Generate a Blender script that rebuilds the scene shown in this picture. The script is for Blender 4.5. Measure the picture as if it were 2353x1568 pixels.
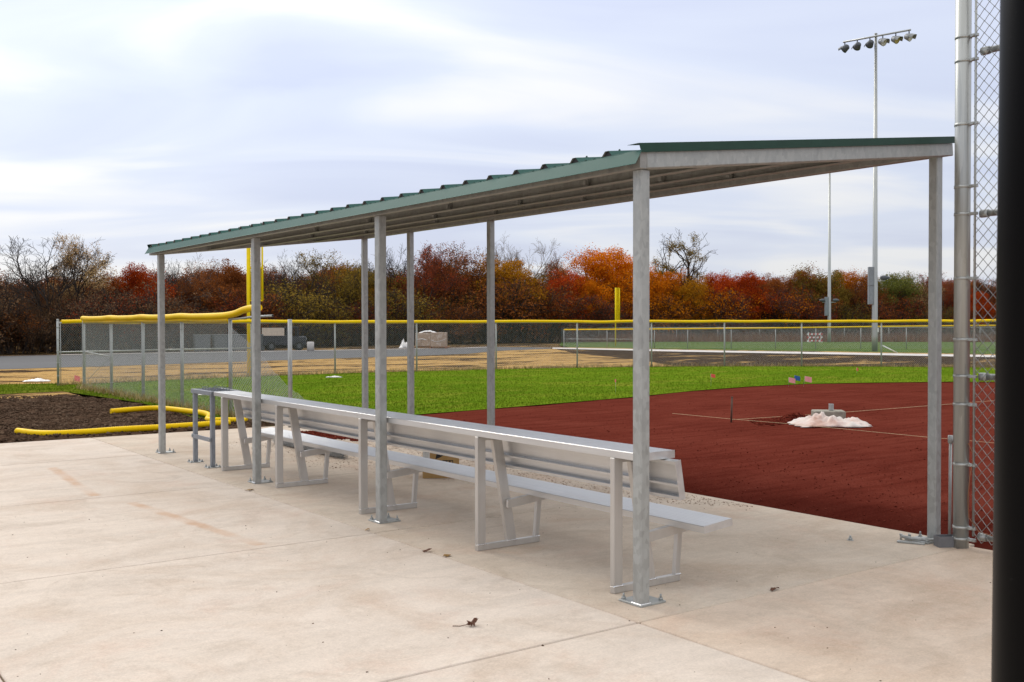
import bpy, math, random
import numpy as np
from mathutils import Vector, Matrix

# ------------------------------------------------------------------ reset
for o in list(bpy.data.objects):
    bpy.data.objects.remove(o, do_unlink=True)
scene = bpy.context.scene
C = scene.collection
random.seed(7)
RNG = np.random.default_rng(7)
R = math.radians

# ------------------------------------------------------------------ camera
YAW, PITCH, ROLL = R(36.043), R(-0.945), R(-0.104)
fw = Vector((math.sin(YAW) * math.cos(PITCH), math.cos(YAW) * math.cos(PITCH), math.sin(PITCH)))
rt = Vector((math.cos(YAW), -math.sin(YAW), 0))
up = rt.cross(fw)
r2 = rt * math.cos(ROLL) + up * math.sin(ROLL)
u2 = -rt * math.sin(ROLL) + up * math.cos(ROLL)
cam = bpy.data.cameras.new('camera')
cam.sensor_width = 36.0
cam.lens = 36.0 * 2378.8 / 2353.0
cam.clip_start = 0.05
cam.clip_end = 2000
cam.dof.use_dof = True
cam.dof.focus_distance = 11.0
cam.dof.aperture_fstop = 14.0
camo = bpy.data.objects.new('camera', cam)
C.objects.link(camo)
camo.matrix_world = Matrix(((r2.x, u2.x, -fw.x, 0), (r2.y, u2.y, -fw.y, 0), (r2.z, u2.z, -fw.z, 1.7), (0, 0, 0, 1)))
scene.camera = camo

# ------------------------------------------------------------------ light: overcast day, sun behind cloud to the left
SUN_EL, SUN_AZ = R(38), R(-2)          # azimuth from +Y towards +X
sd = Vector((math.sin(SUN_AZ) * math.cos(SUN_EL), math.cos(SUN_AZ) * math.cos(SUN_EL), math.sin(SUN_EL)))
sun = bpy.data.lights.new('sun', 'SUN')
sun.energy = 1.25
sun.angle = R(25)
sun.color = (1.0, 0.94, 0.84)
suno = bpy.data.objects.new('sun', sun)
C.objects.link(suno)
suno.rotation_euler = (-sd).to_track_quat('-Z', 'Y').to_euler()

world = bpy.data.worlds.new('World')
scene.world = world
world.use_nodes = True
wt = world.node_tree
wt.nodes.clear()


def wn(t, **kw):
    n = wt.nodes.new(t)
    for k, v in kw.items():
        setattr(n, k, v)
    return n


def wmath(op, a, b=None, c=None):
    n = wn('ShaderNodeMath', operation=op)
    for i, v in enumerate((a, b, c)):
        if v is None:
            continue
        if isinstance(v, (int, float)):
            n.inputs[i].default_value = v
        else:
            wt.links.new(v, n.inputs[i])
    return n.outputs[0]


sky = wn('ShaderNodeTexSky', sky_type='NISHITA', sun_disc=False)
sky.sun_elevation = SUN_EL
sky.sun_rotation = SUN_AZ
bg_sky = wn('ShaderNodeBackground')
bg_sky.inputs['Strength'].default_value = 0.10
wt.links.new(sky.outputs[0], bg_sky.inputs['Color'])
tc = wn('ShaderNodeTexCoord')
sep = wn('ShaderNodeSeparateXYZ')
wt.links.new(tc.outputs['Generated'], sep.inputs[0])
zc = wmath('MAXIMUM', sep.outputs[2], 0.0)
den = wmath('ADD', zc, 0.16)
px = wmath('DIVIDE', sep.outputs[0], den)
py = wmath('DIVIDE', sep.outputs[1], den)
comb = wn('ShaderNodeCombineXYZ')
wt.links.new(px, comb.inputs[0])
wt.links.new(py, comb.inputs[1])
mp = wn('ShaderNodeMapping')
mp.inputs['Scale'].default_value = (0.75, 1.7, 1)
mp.inputs['Location'].default_value = (1.7, 0.35, 0)
mpr = wn('ShaderNodeMapping')                 # cloud rolls lie across the view
mpr.inputs['Rotation'].default_value = (0, 0, R(33))
wt.links.new(comb.outputs[0], mpr.inputs[0])
wt.links.new(mpr.outputs[0], mp.inputs[0])
nz = wn('ShaderNodeTexNoise')
nz.inputs['Scale'].default_value = 1.0
nz.inputs['Detail'].default_value = 6.0
nz.inputs['Roughness'].default_value = 0.42
nz.inputs['Distortion'].default_value = 0.9
wt.links.new(mp.outputs[0], nz.inputs[0])
cr = wn('ShaderNodeValToRGB')
e = cr.color_ramp.elements
e[0].position = 0.34
e[0].color = (0.615, 0.680, 0.890, 1)
e[1].position = 0.63
e[1].color = (0.920, 0.930, 0.965, 1)
m_ = cr.color_ramp.elements.new(0.50)
m_.color = (0.720, 0.785, 0.950, 1)
wt.links.new(nz.outputs[0], cr.inputs[0])
# creamier, brighter veil low over the horizon
hz = wmath('POWER', wmath('SUBTRACT', 1.0, wmath('MINIMUM', zc, 1.0)), 9.0)
mixh = wn('ShaderNodeMixRGB')
wt.links.new(wmath('MULTIPLY', hz, 0.45), mixh.inputs[0])
wt.links.new(cr.outputs[0], mixh.inputs[1])
mixh.inputs[2].default_value = (0.90, 0.89, 0.87, 1)
# the deck thickens to neutral white overhead
mixz = wn('ShaderNodeMixRGB')
wt.links.new(wmath('MINIMUM', wmath('MULTIPLY', wmath('MAXIMUM', wmath('SUBTRACT', zc, 0.22), 0.0), 1.8), 0.9), mixz.inputs[0])
wt.links.new(mixh.outputs[0], mixz.inputs[1])
mixz.inputs[2].default_value = (0.93, 0.925, 0.915, 1)
# the veiled sun brightens the cloud around it
dot = wn('ShaderNodeVectorMath', operation='DOT_PRODUCT')
wt.links.new(tc.outputs['Generated'], dot.inputs[0])
dot.inputs[1].default_value = sd
glow = wmath('POWER', wmath('MAXIMUM', dot.outputs['Value'], 0.0), 6.0)
lum = wmath('ADD', wmath('ADD', wmath('MULTIPLY', zc, 0.75), wmath('MULTIPLY', glow, 0.42)), 0.86)
bg_cl = wn('ShaderNodeBackground')
wt.links.new(mixz.outputs[0], bg_cl.inputs['Color'])
wt.links.new(lum, bg_cl.inputs['Strength'])
mixs = wn('ShaderNodeMixShader')
mixs.inputs[0].default_value = 0.93
wt.links.new(bg_sky.outputs[0], mixs.inputs[1])
wt.links.new(bg_cl.outputs[0], mixs.inputs[2])
wo = wn('ShaderNodeOutputWorld')
wt.links.new(mixs.outputs[0], wo.inputs[0])

scene.view_settings.view_transform = 'Standard'
scene.view_settings.look = 'None'
scene.view_settings.exposure = 0.0
scene.view_settings.gamma = 1.0
scene.view_settings.use_curve_mapping = False

# ------------------------------------------------------------------ materials
MATS = {}


class NT:
    """small node-tree helper"""
    def __init__(self, name):
        self.m = bpy.data.materials.new(name)
        self.m.use_nodes = True
        self.t = self.m.node_tree
        self.b = self.t.nodes['Principled BSDF']
        self.tc = self.t.nodes.new('ShaderNodeTexCoord')
        MATS[name] = self.m

    def n(self, t, **kw):
        x = self.t.nodes.new(t)
        for k, v in kw.items():
            setattr(x, k, v)
        return x

    def l(self, a, b):
        self.t.links.new(a, b)

    def noise(self, scale, detail=4, rough=0.55, stretch=(1, 1, 1), dist=0.0, loc=(0, 0, 0), rotz=0):
        mpn = self.n('ShaderNodeMapping')
        mpn.inputs['Scale'].default_value = stretch
        mpn.inputs['Location'].default_value = loc
        mpn.inputs['Rotation'].default_value = (0, 0, rotz)
        self.l(self.tc.outputs['Object'], mpn.inputs[0])
        x = self.n('ShaderNodeTexNoise')
        x.inputs['Scale'].default_value = scale
        x.inputs['Detail'].default_value = detail
        x.inputs['Roughness'].default_value = rough
        x.inputs['Distortion'].default_value = dist
        self.l(mpn.outputs[0], x.inputs[0])
        return x.outputs[0]

    def vor(self, scale, stretch=(1, 1, 1)):
        mpn = self.n('ShaderNodeMapping')
        mpn.inputs['Scale'].default_value = stretch
        self.l(self.tc.outputs['Object'], mpn.inputs[0])
        x = self.n('ShaderNodeTexVoronoi')
        x.inputs['Scale'].default_value = scale
        self.l(mpn.outputs[0], x.inputs[0])
        return x

    def ramp(self, fac, stops):
        x = self.n('ShaderNodeValToRGB')
        el = x.color_ramp.elements
        while len(el) < len(stops):
            el.new(0.5)
        for i, (p, c) in enumerate(stops):
            el[i].position = p
            el[i].color = (c[0], c[1], c[2], 1) if not isinstance(c, (int, float)) else (c, c, c, 1)
        self.l(fac, x.inputs[0])
        return x.outputs[0]

    def mix(self, fac, a, b, mode='MIX'):
        x = self.n('ShaderNodeMixRGB', blend_type=mode)
        for i, v in enumerate((fac, a, b)):
            if isinstance(v, (int, float)):
                x.inputs[i].default_value = v if i == 0 else (v, v, v, 1)
            elif isinstance(v, tuple):
                x.inputs[i].default_value = (v[0], v[1], v[2], 1)
            else:
                self.l(v, x.inputs[i])
        return x.outputs[0]

    def math(self, op, a, b=0.0):
        x = self.n('ShaderNodeMath', operation=op)
        for i, v in enumerate((a, b)):
            if isinstance(v, (int, float)):
                x.inputs[i].default_value = v
            else:
                self.l(v, x.inputs[i])
        return x.outputs[0]

    def col(self, c):
        if isinstance(c, tuple):
            self.b.inputs['Base Color'].default_value = (c[0], c[1], c[2], 1)
        else:
            self.l(c, self.b.inputs['Base Color'])

    def set(self, rough=0.6, metal=0.0, spec=0.5):
        if isinstance(rough, (int, float)):
            self.b.inputs['Roughness'].default_value = rough
        else:
            self.l(rough, self.b.inputs['Roughness'])
        self.b.inputs['Metallic'].default_value = metal
        self.b.inputs['Specular IOR Level'].default_value = spec

    def bump(self, h, strength=0.3, dist=0.01):
        x = self.n('ShaderNodeBump')
        x.inputs['Strength'].default_value = strength
        x.inputs['Distance'].default_value = dist
        self.l(h, x.inputs['Height'])
        self.l(x.outputs[0], self.b.inputs['Normal'])


def simple(name, c, rough=0.6, metal=0.0, spec=0.5, var=0.12, scale=8.0):
    k = NT(name)
    f = k.noise(scale, 4, 0.6)
    lo = tuple(v * (1 - var) for v in c)
    hi = tuple(min(1, v * (1 + var)) for v in c)
    k.col(k.ramp(f, [(0.3, lo), (0.7, hi)]))
    k.set(rough, metal, spec)
    return k


def galv(name, base, metal=0.35, rough=0.46, vz=0.6):
    k = NT(name)
    v = k.vor(38, (1, 1, vz))
    f = k.mix(0.5, k.noise(7.5, 6, 0.7, (1, 1, 0.6 * vz), 0.6), v.outputs['Color'])
    c = k.ramp(f, [(0.28, tuple(x * 0.84 for x in base)), (0.5, base), (0.72, tuple(min(1, x * 1.13) for x in base))])
    # rain streaks and white bloom
    s = k.ramp(k.noise(9, 5, 0.6, (1, 1, 0.07)), [(0.56, 0), (0.72, 1)])
    c = k.mix(k.math('MULTIPLY', s, 0.28), c, tuple(min(1, x * 1.35) for x in base))
    d = k.ramp(k.noise(7.0, 6, 0.75, (1, 1, 0.35), 0.6, (4, 2, 1)), [(0.60, 0), (0.70, 1)])
    c = k.mix(k.math('MULTIPLY', d, 0.38), c, tuple(x * 0.62 for x in base))
    k.col(c)
    k.set(k.ramp(f, [(0.3, rough - 0.08), (0.75, rough + 0.12)]), metal, 0.5)
    k.bump(f, 0.06, 0.003)
    return k


galv('galvanized', (0.385, 0.395, 0.380))
galv('galvanized_dark', (0.30, 0.295, 0.275), 0.25)
galv('pipe', (0.42, 0.43, 0.41), 0.55, 0.36, 0.05)
galv('rack_grey', (0.235, 0.255, 0.285), 0.2, 0.42)
simple('wire', (0.42, 0.425, 0.415), 0.42, 0.35)
simple('wire_near', (0.30, 0.30, 0.29), 0.4, 0.55)
simple('wire_dark', (0.42, 0.43, 0.42), 0.45, 0.4)
k = NT('aluminium')
f = k.noise(14, 4, 0.55, (1, 0.04, 1))
c = k.ramp(f, [(0.3, (0.60, 0.60, 0.595)), (0.7, (0.72, 0.72, 0.715))])
g2 = k.ramp(k.noise(2.6, 5, 0.6), [(0.5, 0), (0.75, 1)])
k.col(k.mix(k.math('MULTIPLY', g2, 0.18), c, (0.44, 0.42, 0.40)))
k.set(k.ramp(f, [(0.2, 0.30), (0.8, 0.44)]), 0.75, 0.5)
k = NT('aluminium_leg')
f = k.noise(12, 4, 0.55, (1, 1, 0.05))
c = k.ramp(f, [(0.3, (0.52, 0.495, 0.46)), (0.7, (0.62, 0.595, 0.56))])
g2 = k.ramp(k.noise(3.0, 5, 0.6), [(0.5, 0), (0.75, 1)])
k.col(k.mix(k.math('MULTIPLY', g2, 0.2), c, (0.46, 0.42, 0.38)))
k.set(0.42, 0.6, 0.5)
simple('weld', (0.80, 0.80, 0.80), 0.25, 0.9, 0.5, 0.1, 120)

k = NT('roof_green')
f = k.noise(1.4, 4, 0.6)
k.col(k.ramp(f, [(0.3, (0.024, 0.088, 0.072)), (0.7, (0.032, 0.108, 0.088))]))
k.set(0.55, 0.0, 0.18)
simple('roof_green_shaded', (0.012, 0.048, 0.030), 0.45, 0, 0.3)  # darker copy of roof_green, with the gable's shadow side in the colour
simple('roof_underside', (0.30, 0.30, 0.265), 0.5, 0.2)
simple('rubber_black', (0.012, 0.012, 0.013), 0.6)
k = NT('black_vinyl')
f = k.noise(4, 4, 0.6, (1, 1, 0.1))
dst = k.ramp(k.noise(60, 3, 0.7), [(0.70, 0), (0.76, 1)])
k.col(k.mix(k.math('MULTIPLY', dst, 0.25), k.ramp(f, [(0.3, (0.002, 0.002, 0.0025)), (0.7, (0.004, 0.004, 0.0045))]), (0.03, 0.03, 0.03)))
k.set(0.42, 0.0, 0.07)

# yellow corrugated fence guard
k = NT('yellow_tube')
f = k.noise(2.2, 4, 0.6)
c = k.ramp(f, [(0.35, (0.88, 0.545, 0.002)), (0.65, (0.93, 0.620, 0.003))])
d = k.ramp(k.noise(9, 6, 0.7), [(0.58, 0), (0.72, 1)])
k.col(k.mix(k.math('MULTIPLY', d, 0.30), c, (0.42, 0.23, 0.03)))
k.set(0.45, 0, 0.12)
simple('yellow_paint', (0.84, 0.62, 0.004), 0.5, 0, 0.15, 0.08)

# concrete
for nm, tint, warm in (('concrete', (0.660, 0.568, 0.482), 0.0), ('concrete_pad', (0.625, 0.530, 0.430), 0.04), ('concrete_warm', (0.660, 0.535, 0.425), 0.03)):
    k = NT(nm)
    big = k.noise(0.55, 6, 0.6, (1, 1, 1), 0.9)
    c = k.ramp(big, [(0.34, tuple(x * 0.86 for x in tint)), (0.5, tint), (0.64, (tint[0] * 1.08, tint[1] * 1.10, tint[2] * 1.14))])
    # long smeared finishing streaks
    st = k.noise(1.5, 6, 0.65, (0.40, 2.2, 1), 0.7, (3, 1, 0), R(24))
    c = k.mix(0.5, c, k.ramp(st, [(0.40, tuple(x * 0.80 for x in tint)), (0.60, tuple(min(1, x * 1.14) for x in tint))]))
    # tan water stains
    sn = k.ramp(k.noise(0.8, 7, 0.66, (1, 1, 1), 1.3, (9, 4, 0)), [(0.48 - warm, 0), (0.66, 1)])
    c = k.mix(k.math('MULTIPLY', sn, 0.50), c, (0.360, 0.215, 0.110))
    s2 = k.ramp(k.noise(1.9, 7, 0.68, (1, 1, 1), 1.0, (2, 7, 0)), [(0.52 - warm, 0), (0.68, 1)])
    c = k.mix(k.math('MULTIPLY', s2, 0.42), c, (0.215, 0.145, 0.085))
    # red dust
    s3 = k.ramp(k.noise(1.2, 8, 0.72, (1, 1, 1), 0.6, (5, 5, 0)), [(0.54 - warm * 0.5, 0), (0.70, 1)])
    c = k.mix(k.math('MULTIPLY', s3, 0.30 + warm), c, (0.49, 0.190, 0.080))
    # grain you can see from standing height
    gr = k.noise(70, 5, 0.75)
    c = k.mix(0.40, c, k.ramp(gr, [(0.32, tuple(x * 0.66 for x in tint)), (0.68, tuple(min(1, x * 1.26) for x in tint))]))
    g4 = k.noise(19, 6, 0.75)
    c = k.mix(0.22, c, k.ramp(g4, [(0.34, tuple(x * 0.70 for x in tint)), (0.66, tuple(min(1, x * 1.2) for x in tint))]))
    k.col(c)
    k.set(0.9, 0, 0.06)
    k.bump(gr, 0.3, 0.004)
simple('joint_filler', (0.17, 0.125, 0.080), 0.9, 0, 0.2, 0.25, 20)
simple('rust_dust', (0.52, 0.300, 0.165), 0.95, 0, 0.1, 0.2, 14)

k = NT('infield_dirt')
f = k.noise(0.5, 6, 0.6, (1, 1, 1), 0.5)
c = k.ramp(f, [(0.38, (0.104, 0.0195, 0.0120)), (0.5, (0.138, 0.0268, 0.0165)), (0.62, (0.178, 0.0410, 0.0262))])
g1 = k.noise(45, 4, 0.7)
c = k.mix(0.5, c, k.ramp(g1, [(0.34, (0.070, 0.010, 0.006)), (0.5, (0.124, 0.0255, 0.0170)), (0.66, (0.225, 0.062, 0.042))]))
rk = k.noise(1.7, 5, 0.65, (0.4, 3.6, 1), 0.4, (0, 0, 0), R(-54))
c = k.mix(0.35, c, k.ramp(rk, [(0.38, (0.062, 0.012, 0.008)), (0.45, (0.118, 0.024, 0.016)), (0.60, (0.160, 0.040, 0.027))]))
pb = k.ramp(k.noise(34, 2, 0.5), [(0.745, 0), (0.77, 1)])
c = k.mix(k.math('MULTIPLY', pb, 0.5), c, (0.42, 0.22, 0.16))
# darker strip along the slab, fading out unevenly into the infield
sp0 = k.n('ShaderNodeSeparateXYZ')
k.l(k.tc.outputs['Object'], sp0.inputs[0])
slab_dark = k.math('ADD', k.math('SUBTRACT', sp0.outputs[0], 7.5), k.math('MULTIPLY', k.math('SUBTRACT', k.noise(0.9, 5, 0.6), 0.5), 3.2))
slab_dark = k.ramp(k.math('MULTIPLY', slab_dark, 0.25), [(0.10, 1), (0.45, 0)])
c = k.mix(k.math('MULTIPLY', slab_dark, 0.55), c, (0.045, 0.007, 0.005))
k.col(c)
k.set(1.0, 0, 0.0)
k.bump(k.mix(0.4, g1, rk), 0.9, 0.03)

k = NT('soil')
f = k.noise(0.8, 6, 0.62, (1, 1, 1), 0.5)
g1 = k.noise(11, 7, 0.72)
c = k.ramp(f, [(0.38, (0.058, 0.035, 0.022)), (0.55, (0.096, 0.059, 0.039)), (0.64, (0.152, 0.100, 0.067))])
c = k.mix(0.55, c, k.ramp(g1, [(0.36, (0.029, 0.017, 0.012)), (0.55, (0.104, 0.065, 0.043)), (0.66, (0.217, 0.145, 0.099))]))
pb = k.ramp(k.noise(24, 2, 0.5), [(0.73, 0), (0.76, 1)])
c = k.mix(k.math('MULTIPLY', pb, 0.7), c, (0.493, 0.377, 0.275))
k.col(c)
k.set(1.0, 0, 0.0)
k.bump(g1, 1.0, 0.05)


def straw_mat(name, cover):
    k = NT(name)
    g1 = k.noise(9, 7, 0.75, (1, 1, 1), 0.3)
    so = k.ramp(g1, [(0.3, (0.028, 0.018, 0.013)), (0.7, (0.085, 0.058, 0.042))])
    stw = k.ramp(k.noise(16, 6, 0.75, (1, 1, 1), 0.8), [(0.34, (0.240, 0.135, 0.050)), (0.5, (0.47, 0.290, 0.110)), (0.66, (0.64, 0.435, 0.195))])
    m = k.mix(0.42, k.noise(0.36, 6, 0.65, (0.55, 1.25, 1), 0.9, (3.2, 1.4, 0), R(30)), k.noise(2.6, 7, 0.7, (0.4, 1.3, 1), 0.8, (0, 0, 0), R(30)))
    m = k.ramp(m, [(cover - 0.025, 1), (cover + 0.025, 0)])
    k.col(k.mix(m, so, stw))
    k.set(1.0, 0, 0.0)
    k.bump(g1, 0.8, 0.04)


straw_mat('straw', 0.525)
straw_mat('bare_soil', 0.425)
straw_mat('ground', 0.46)

for nm, a, b_, c_, yw in (('grass', (0.078, 0.148, 0.008), (0.115, 0.200, 0.011), (0.172, 0.240, 0.017), 0.55),
                          ('grass_strip', (0.045, 0.082, 0.006), (0.075, 0.120, 0.009), (0.125, 0.160, 0.015), 0.75),
                          ('grass_far', (0.060, 0.105, 0.030), (0.085, 0.140, 0.042), (0.130, 0.180, 0.055), 0.4)):
    k = NT(nm)
    f = k.noise(0.30, 7, 0.66, (1, 1, 1), 1.1)
    c = k.ramp(f, [(0.36, a), (0.5, b_), (0.64, c_)])
    g1 = k.noise(15, 6, 0.75)
    c = k.mix(0.42, c, k.ramp(g1, [(0.34, tuple(x * 0.60 for x in a)), (0.5, b_), (0.68, tuple(x * 1.25 for x in c_))]))
    yl = k.ramp(k.noise(0.8, 7, 0.7, (0.6, 1.3, 1), 0.7, (7, 3, 0), R(30)), [(0.50, 0), (0.68, 1)])
    c = k.mix(k.math('MULTIPLY', yl, yw), c, (0.275, 0.245, 0.040))
    k.col(c)
    k.set(1.0, 0, 0.0)
    k.bump(g1, 0.8, 0.03)

k = NT('asphalt')
g1 = k.noise(40, 4, 0.7)
f = k.noise(0.35, 5, 0.6, (0.4, 1.6, 1))
k.col(k.mix(0.4, k.ramp(f, [(0.35, (0.078, 0.078, 0.083)), (0.65, (0.105, 0.105, 0.110))]), k.ramp(g1, [(0.3, 0.06), (0.7, 0.13)])))
k.set(0.85, 0, 0.3)
k.bump(g1, 0.3, 0.01)
simple('footpath', (0.62, 0.58, 0.55), 0.85, 0, 0.2, 0.10, 2.0)


def island(name, stops, rough=0.8, trans=0.0):
    """colour picked per loose piece (leaf, blade, twig)"""
    k = NT(name)
    gi = k.n('ShaderNodeNewGeometry')
    oi = k.n('ShaderNodeObjectInfo')
    fac = k.math('FRACT', k.math('ADD', gi.outputs['Random Per Island'], 0.0))
    n1 = k.noise(0.45, 3, 0.6)
    fac = k.math('ADD', k.math('MULTIPLY', fac, 0.55), k.math('MULTIPLY', n1, 0.45))
    c = k.ramp(fac, stops)
    hsv = k.n('ShaderNodeHueSaturation')
    k.l(c, hsv.inputs['Color'])
    k.l(k.math('ADD', k.math('MULTIPLY', oi.outputs['Random'], 0.35), 0.82), hsv.inputs['Value'])
    k.col(hsv.outputs[0])
    k.set(1.0, 0, 0.0)
    if trans:
        out = k.t.nodes['Material Output']
        tr = k.n('ShaderNodeBsdfTranslucent')
        k.l(hsv.outputs[0], tr.inputs[0])
        mx = k.n('ShaderNodeMixShader')
        mx.inputs[0].default_value = trans
        k.l(k.b.outputs[0], mx.inputs[1])
        k.l(tr.outputs[0], mx.inputs[2])
        k.l(mx.outputs[0], out.inputs[0])


island('blades', [(0.15, (0.075, 0.135, 0.006)), (0.5, (0.125, 0.200, 0.010)), (0.85, (0.230, 0.265, 0.020))])
island('dry_blades', [(0.15, (0.24, 0.16, 0.06)), (0.5, (0.42, 0.31, 0.13)), (0.85, (0.55, 0.43, 0.22))])
island('red_grass', [(0.15, (0.16, 0.07, 0.045)), (0.5, (0.27, 0.13, 0.08)), (0.85, (0.34, 0.20, 0.12))])
island('clods', [(0.15, (0.042, 0.026, 0.017)), (0.55, (0.098, 0.062, 0.041)), (0.90, (0.20, 0.14, 0.095))])
island('red_clods', [(0.15, (0.070, 0.012, 0.008)), (0.6, (0.130, 0.024, 0.015)), (0.92, (0.24, 0.065, 0.043))])
island('gravel', [(0.15, (0.32, 0.21, 0.155)), (0.55, (0.50, 0.38, 0.30)), (0.90, (0.62, 0.52, 0.44))])
T_ = 0.25
island('leaf_orange', [(0.12, (0.254, 0.068, 0.006)), (0.5, (0.607, 0.177, 0.006)), (0.88, (0.850, 0.321, 0.018))], 0.8, T_)
island('leaf_red', [(0.12, (0.170, 0.023, 0.010)), (0.5, (0.438, 0.055, 0.011)), (0.88, (0.697, 0.130, 0.017))], 0.8, T_)
island('leaf_rust', [(0.12, (0.108, 0.036, 0.016)), (0.5, (0.270, 0.090, 0.025)), (0.88, (0.486, 0.162, 0.036))], 0.8, T_)
island('leaf_redbrown', [(0.12, (0.084, 0.025, 0.016)), (0.5, (0.202, 0.054, 0.024)), (0.88, (0.487, 0.084, 0.024))], 0.8, T_)
island('leaf_amber', [(0.12, (0.203, 0.092, 0.009)), (0.5, (0.490, 0.220, 0.014)), (0.88, (0.709, 0.312, 0.020))], 0.8, T_)
island('leaf_olive', [(0.12, (0.096, 0.066, 0.014)), (0.5, (0.227, 0.154, 0.028)), (0.88, (0.418, 0.270, 0.049))], 0.8, T_)
island('leaf_green', [(0.12, (0.048, 0.057, 0.016)), (0.5, (0.121, 0.136, 0.029)), (0.88, (0.241, 0.225, 0.048))], 0.8, T_)
island('leaf_tan', [(0.12, (0.299, 0.190, 0.086)), (0.5, (0.506, 0.333, 0.149)), (0.88, (0.644, 0.460, 0.241))], 0.8, T_)
island('brush', [(0.1, (0.070, 0.043, 0.028)), (0.4, (0.150, 0.088, 0.052)), (0.65, (0.215, 0.120, 0.058)), (0.9, (0.310, 0.190, 0.100))], 0.9, 0.15)
island('bark', [(0.1, (0.036, 0.028, 0.023)), (0.5, (0.062, 0.050, 0.043)), (0.9, (0.095, 0.080, 0.070))], 0.9)
island('bark_pale', [(0.1, (0.16, 0.135, 0.115)), (0.5, (0.22, 0.19, 0.165)), (0.9, (0.29, 0.255, 0.225))], 0.9)

k = NT('cardboard')
f = k.noise(9, 5, 0.6, (1, 1, 0.15))
k.col(k.ramp(f, [(0.3, (0.35, 0.215, 0.085)), (0.7, (0.42, 0.27, 0.115))]))
k.set(0.85, 0, 0.2)
simple('print_black', (0.012, 0.011, 0.010), 0.7)
simple('paper_white', (0.72, 0.71, 0.68), 0.8)
k = NT('stretch_wrap')
f = k.noise(3.5, 6, 0.7, (1, 1, 1), 1.5)
k.col(k.ramp(f, [(0.30, (0.30, 0.205, 0.135)), (0.52, (0.42, 0.300, 0.215)), (0.66, (0.60, 0.51, 0.44))]))
k.set(0.35, 0, 0.5)
simple('plastic_film', (0.74, 0.71, 0.68), 0.35, 0, 0.5, 0.05, 3)
k = NT('plastic_sheet')
f = k.noise(1.6, 5, 0.65)
k.col(k.ramp(f, [(0.38, (0.62, 0.56, 0.51)), (0.50, (0.60, 0.46, 0.40)), (0.62, (0.50, 0.30, 0.23))]))
k.set(0.45, 0, 0.45)
simple('footing', (0.30, 0.275, 0.225), 0.9, 0, 0.2, 0.2, 9)
simple('string', (0.60, 0.47, 0.27), 0.8)
simple('stake', (0.10, 0.055, 0.035), 0.8)
simple('flag_pink', (0.80, 0.22, 0.22), 0.5)
simple('flag_pale', (0.85, 0.36, 0.36), 0.5)
simple('flag_red', (0.78, 0.10, 0.07), 0.5)
simple('flag_blue', (0.02, 0.11, 0.36), 0.5)
simple('pallet_wood', (0.42, 0.19, 0.10), 0.85)
simple('pale_wood', (0.56, 0.47, 0.38), 0.85)
simple('truck_paint', (0.010, 0.013, 0.022), 0.3, 0, 0.6)
simple('dark_glass', (0.02, 0.022, 0.025), 0.12, 0, 0.6)
simple('tyre', (0.014, 0.014, 0.014), 0.85)
simple('lamp_lens', (0.82, 0.82, 0.80), 0.2)
simple('lamp_lens_amber', (0.62, 0.52, 0.20), 0.3)
simple('bin_grey', (0.120, 0.135, 0.145), 0.5)
simple('fixture', (0.075, 0.085, 0.095), 0.45)
simple('fixture_pale', (0.26, 0.27, 0.275), 0.4, 0.3)
simple('control_grey', (0.225, 0.245, 0.265), 0.45)
simple('white_paint', (0.80, 0.80, 0.79), 0.5)
simple('red_paint', (0.55, 0.05, 0.05), 0.5)
simple('conduit_box', (0.165, 0.165, 0.172), 0.5)
simple('copper', (0.28, 0.13, 0.07), 0.5, 0.5)
simple('dead_leaf', (0.115, 0.045, 0.022), 0.8)
simple('dead_leaf_tan', (0.30, 0.17, 0.05), 0.8)


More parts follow.
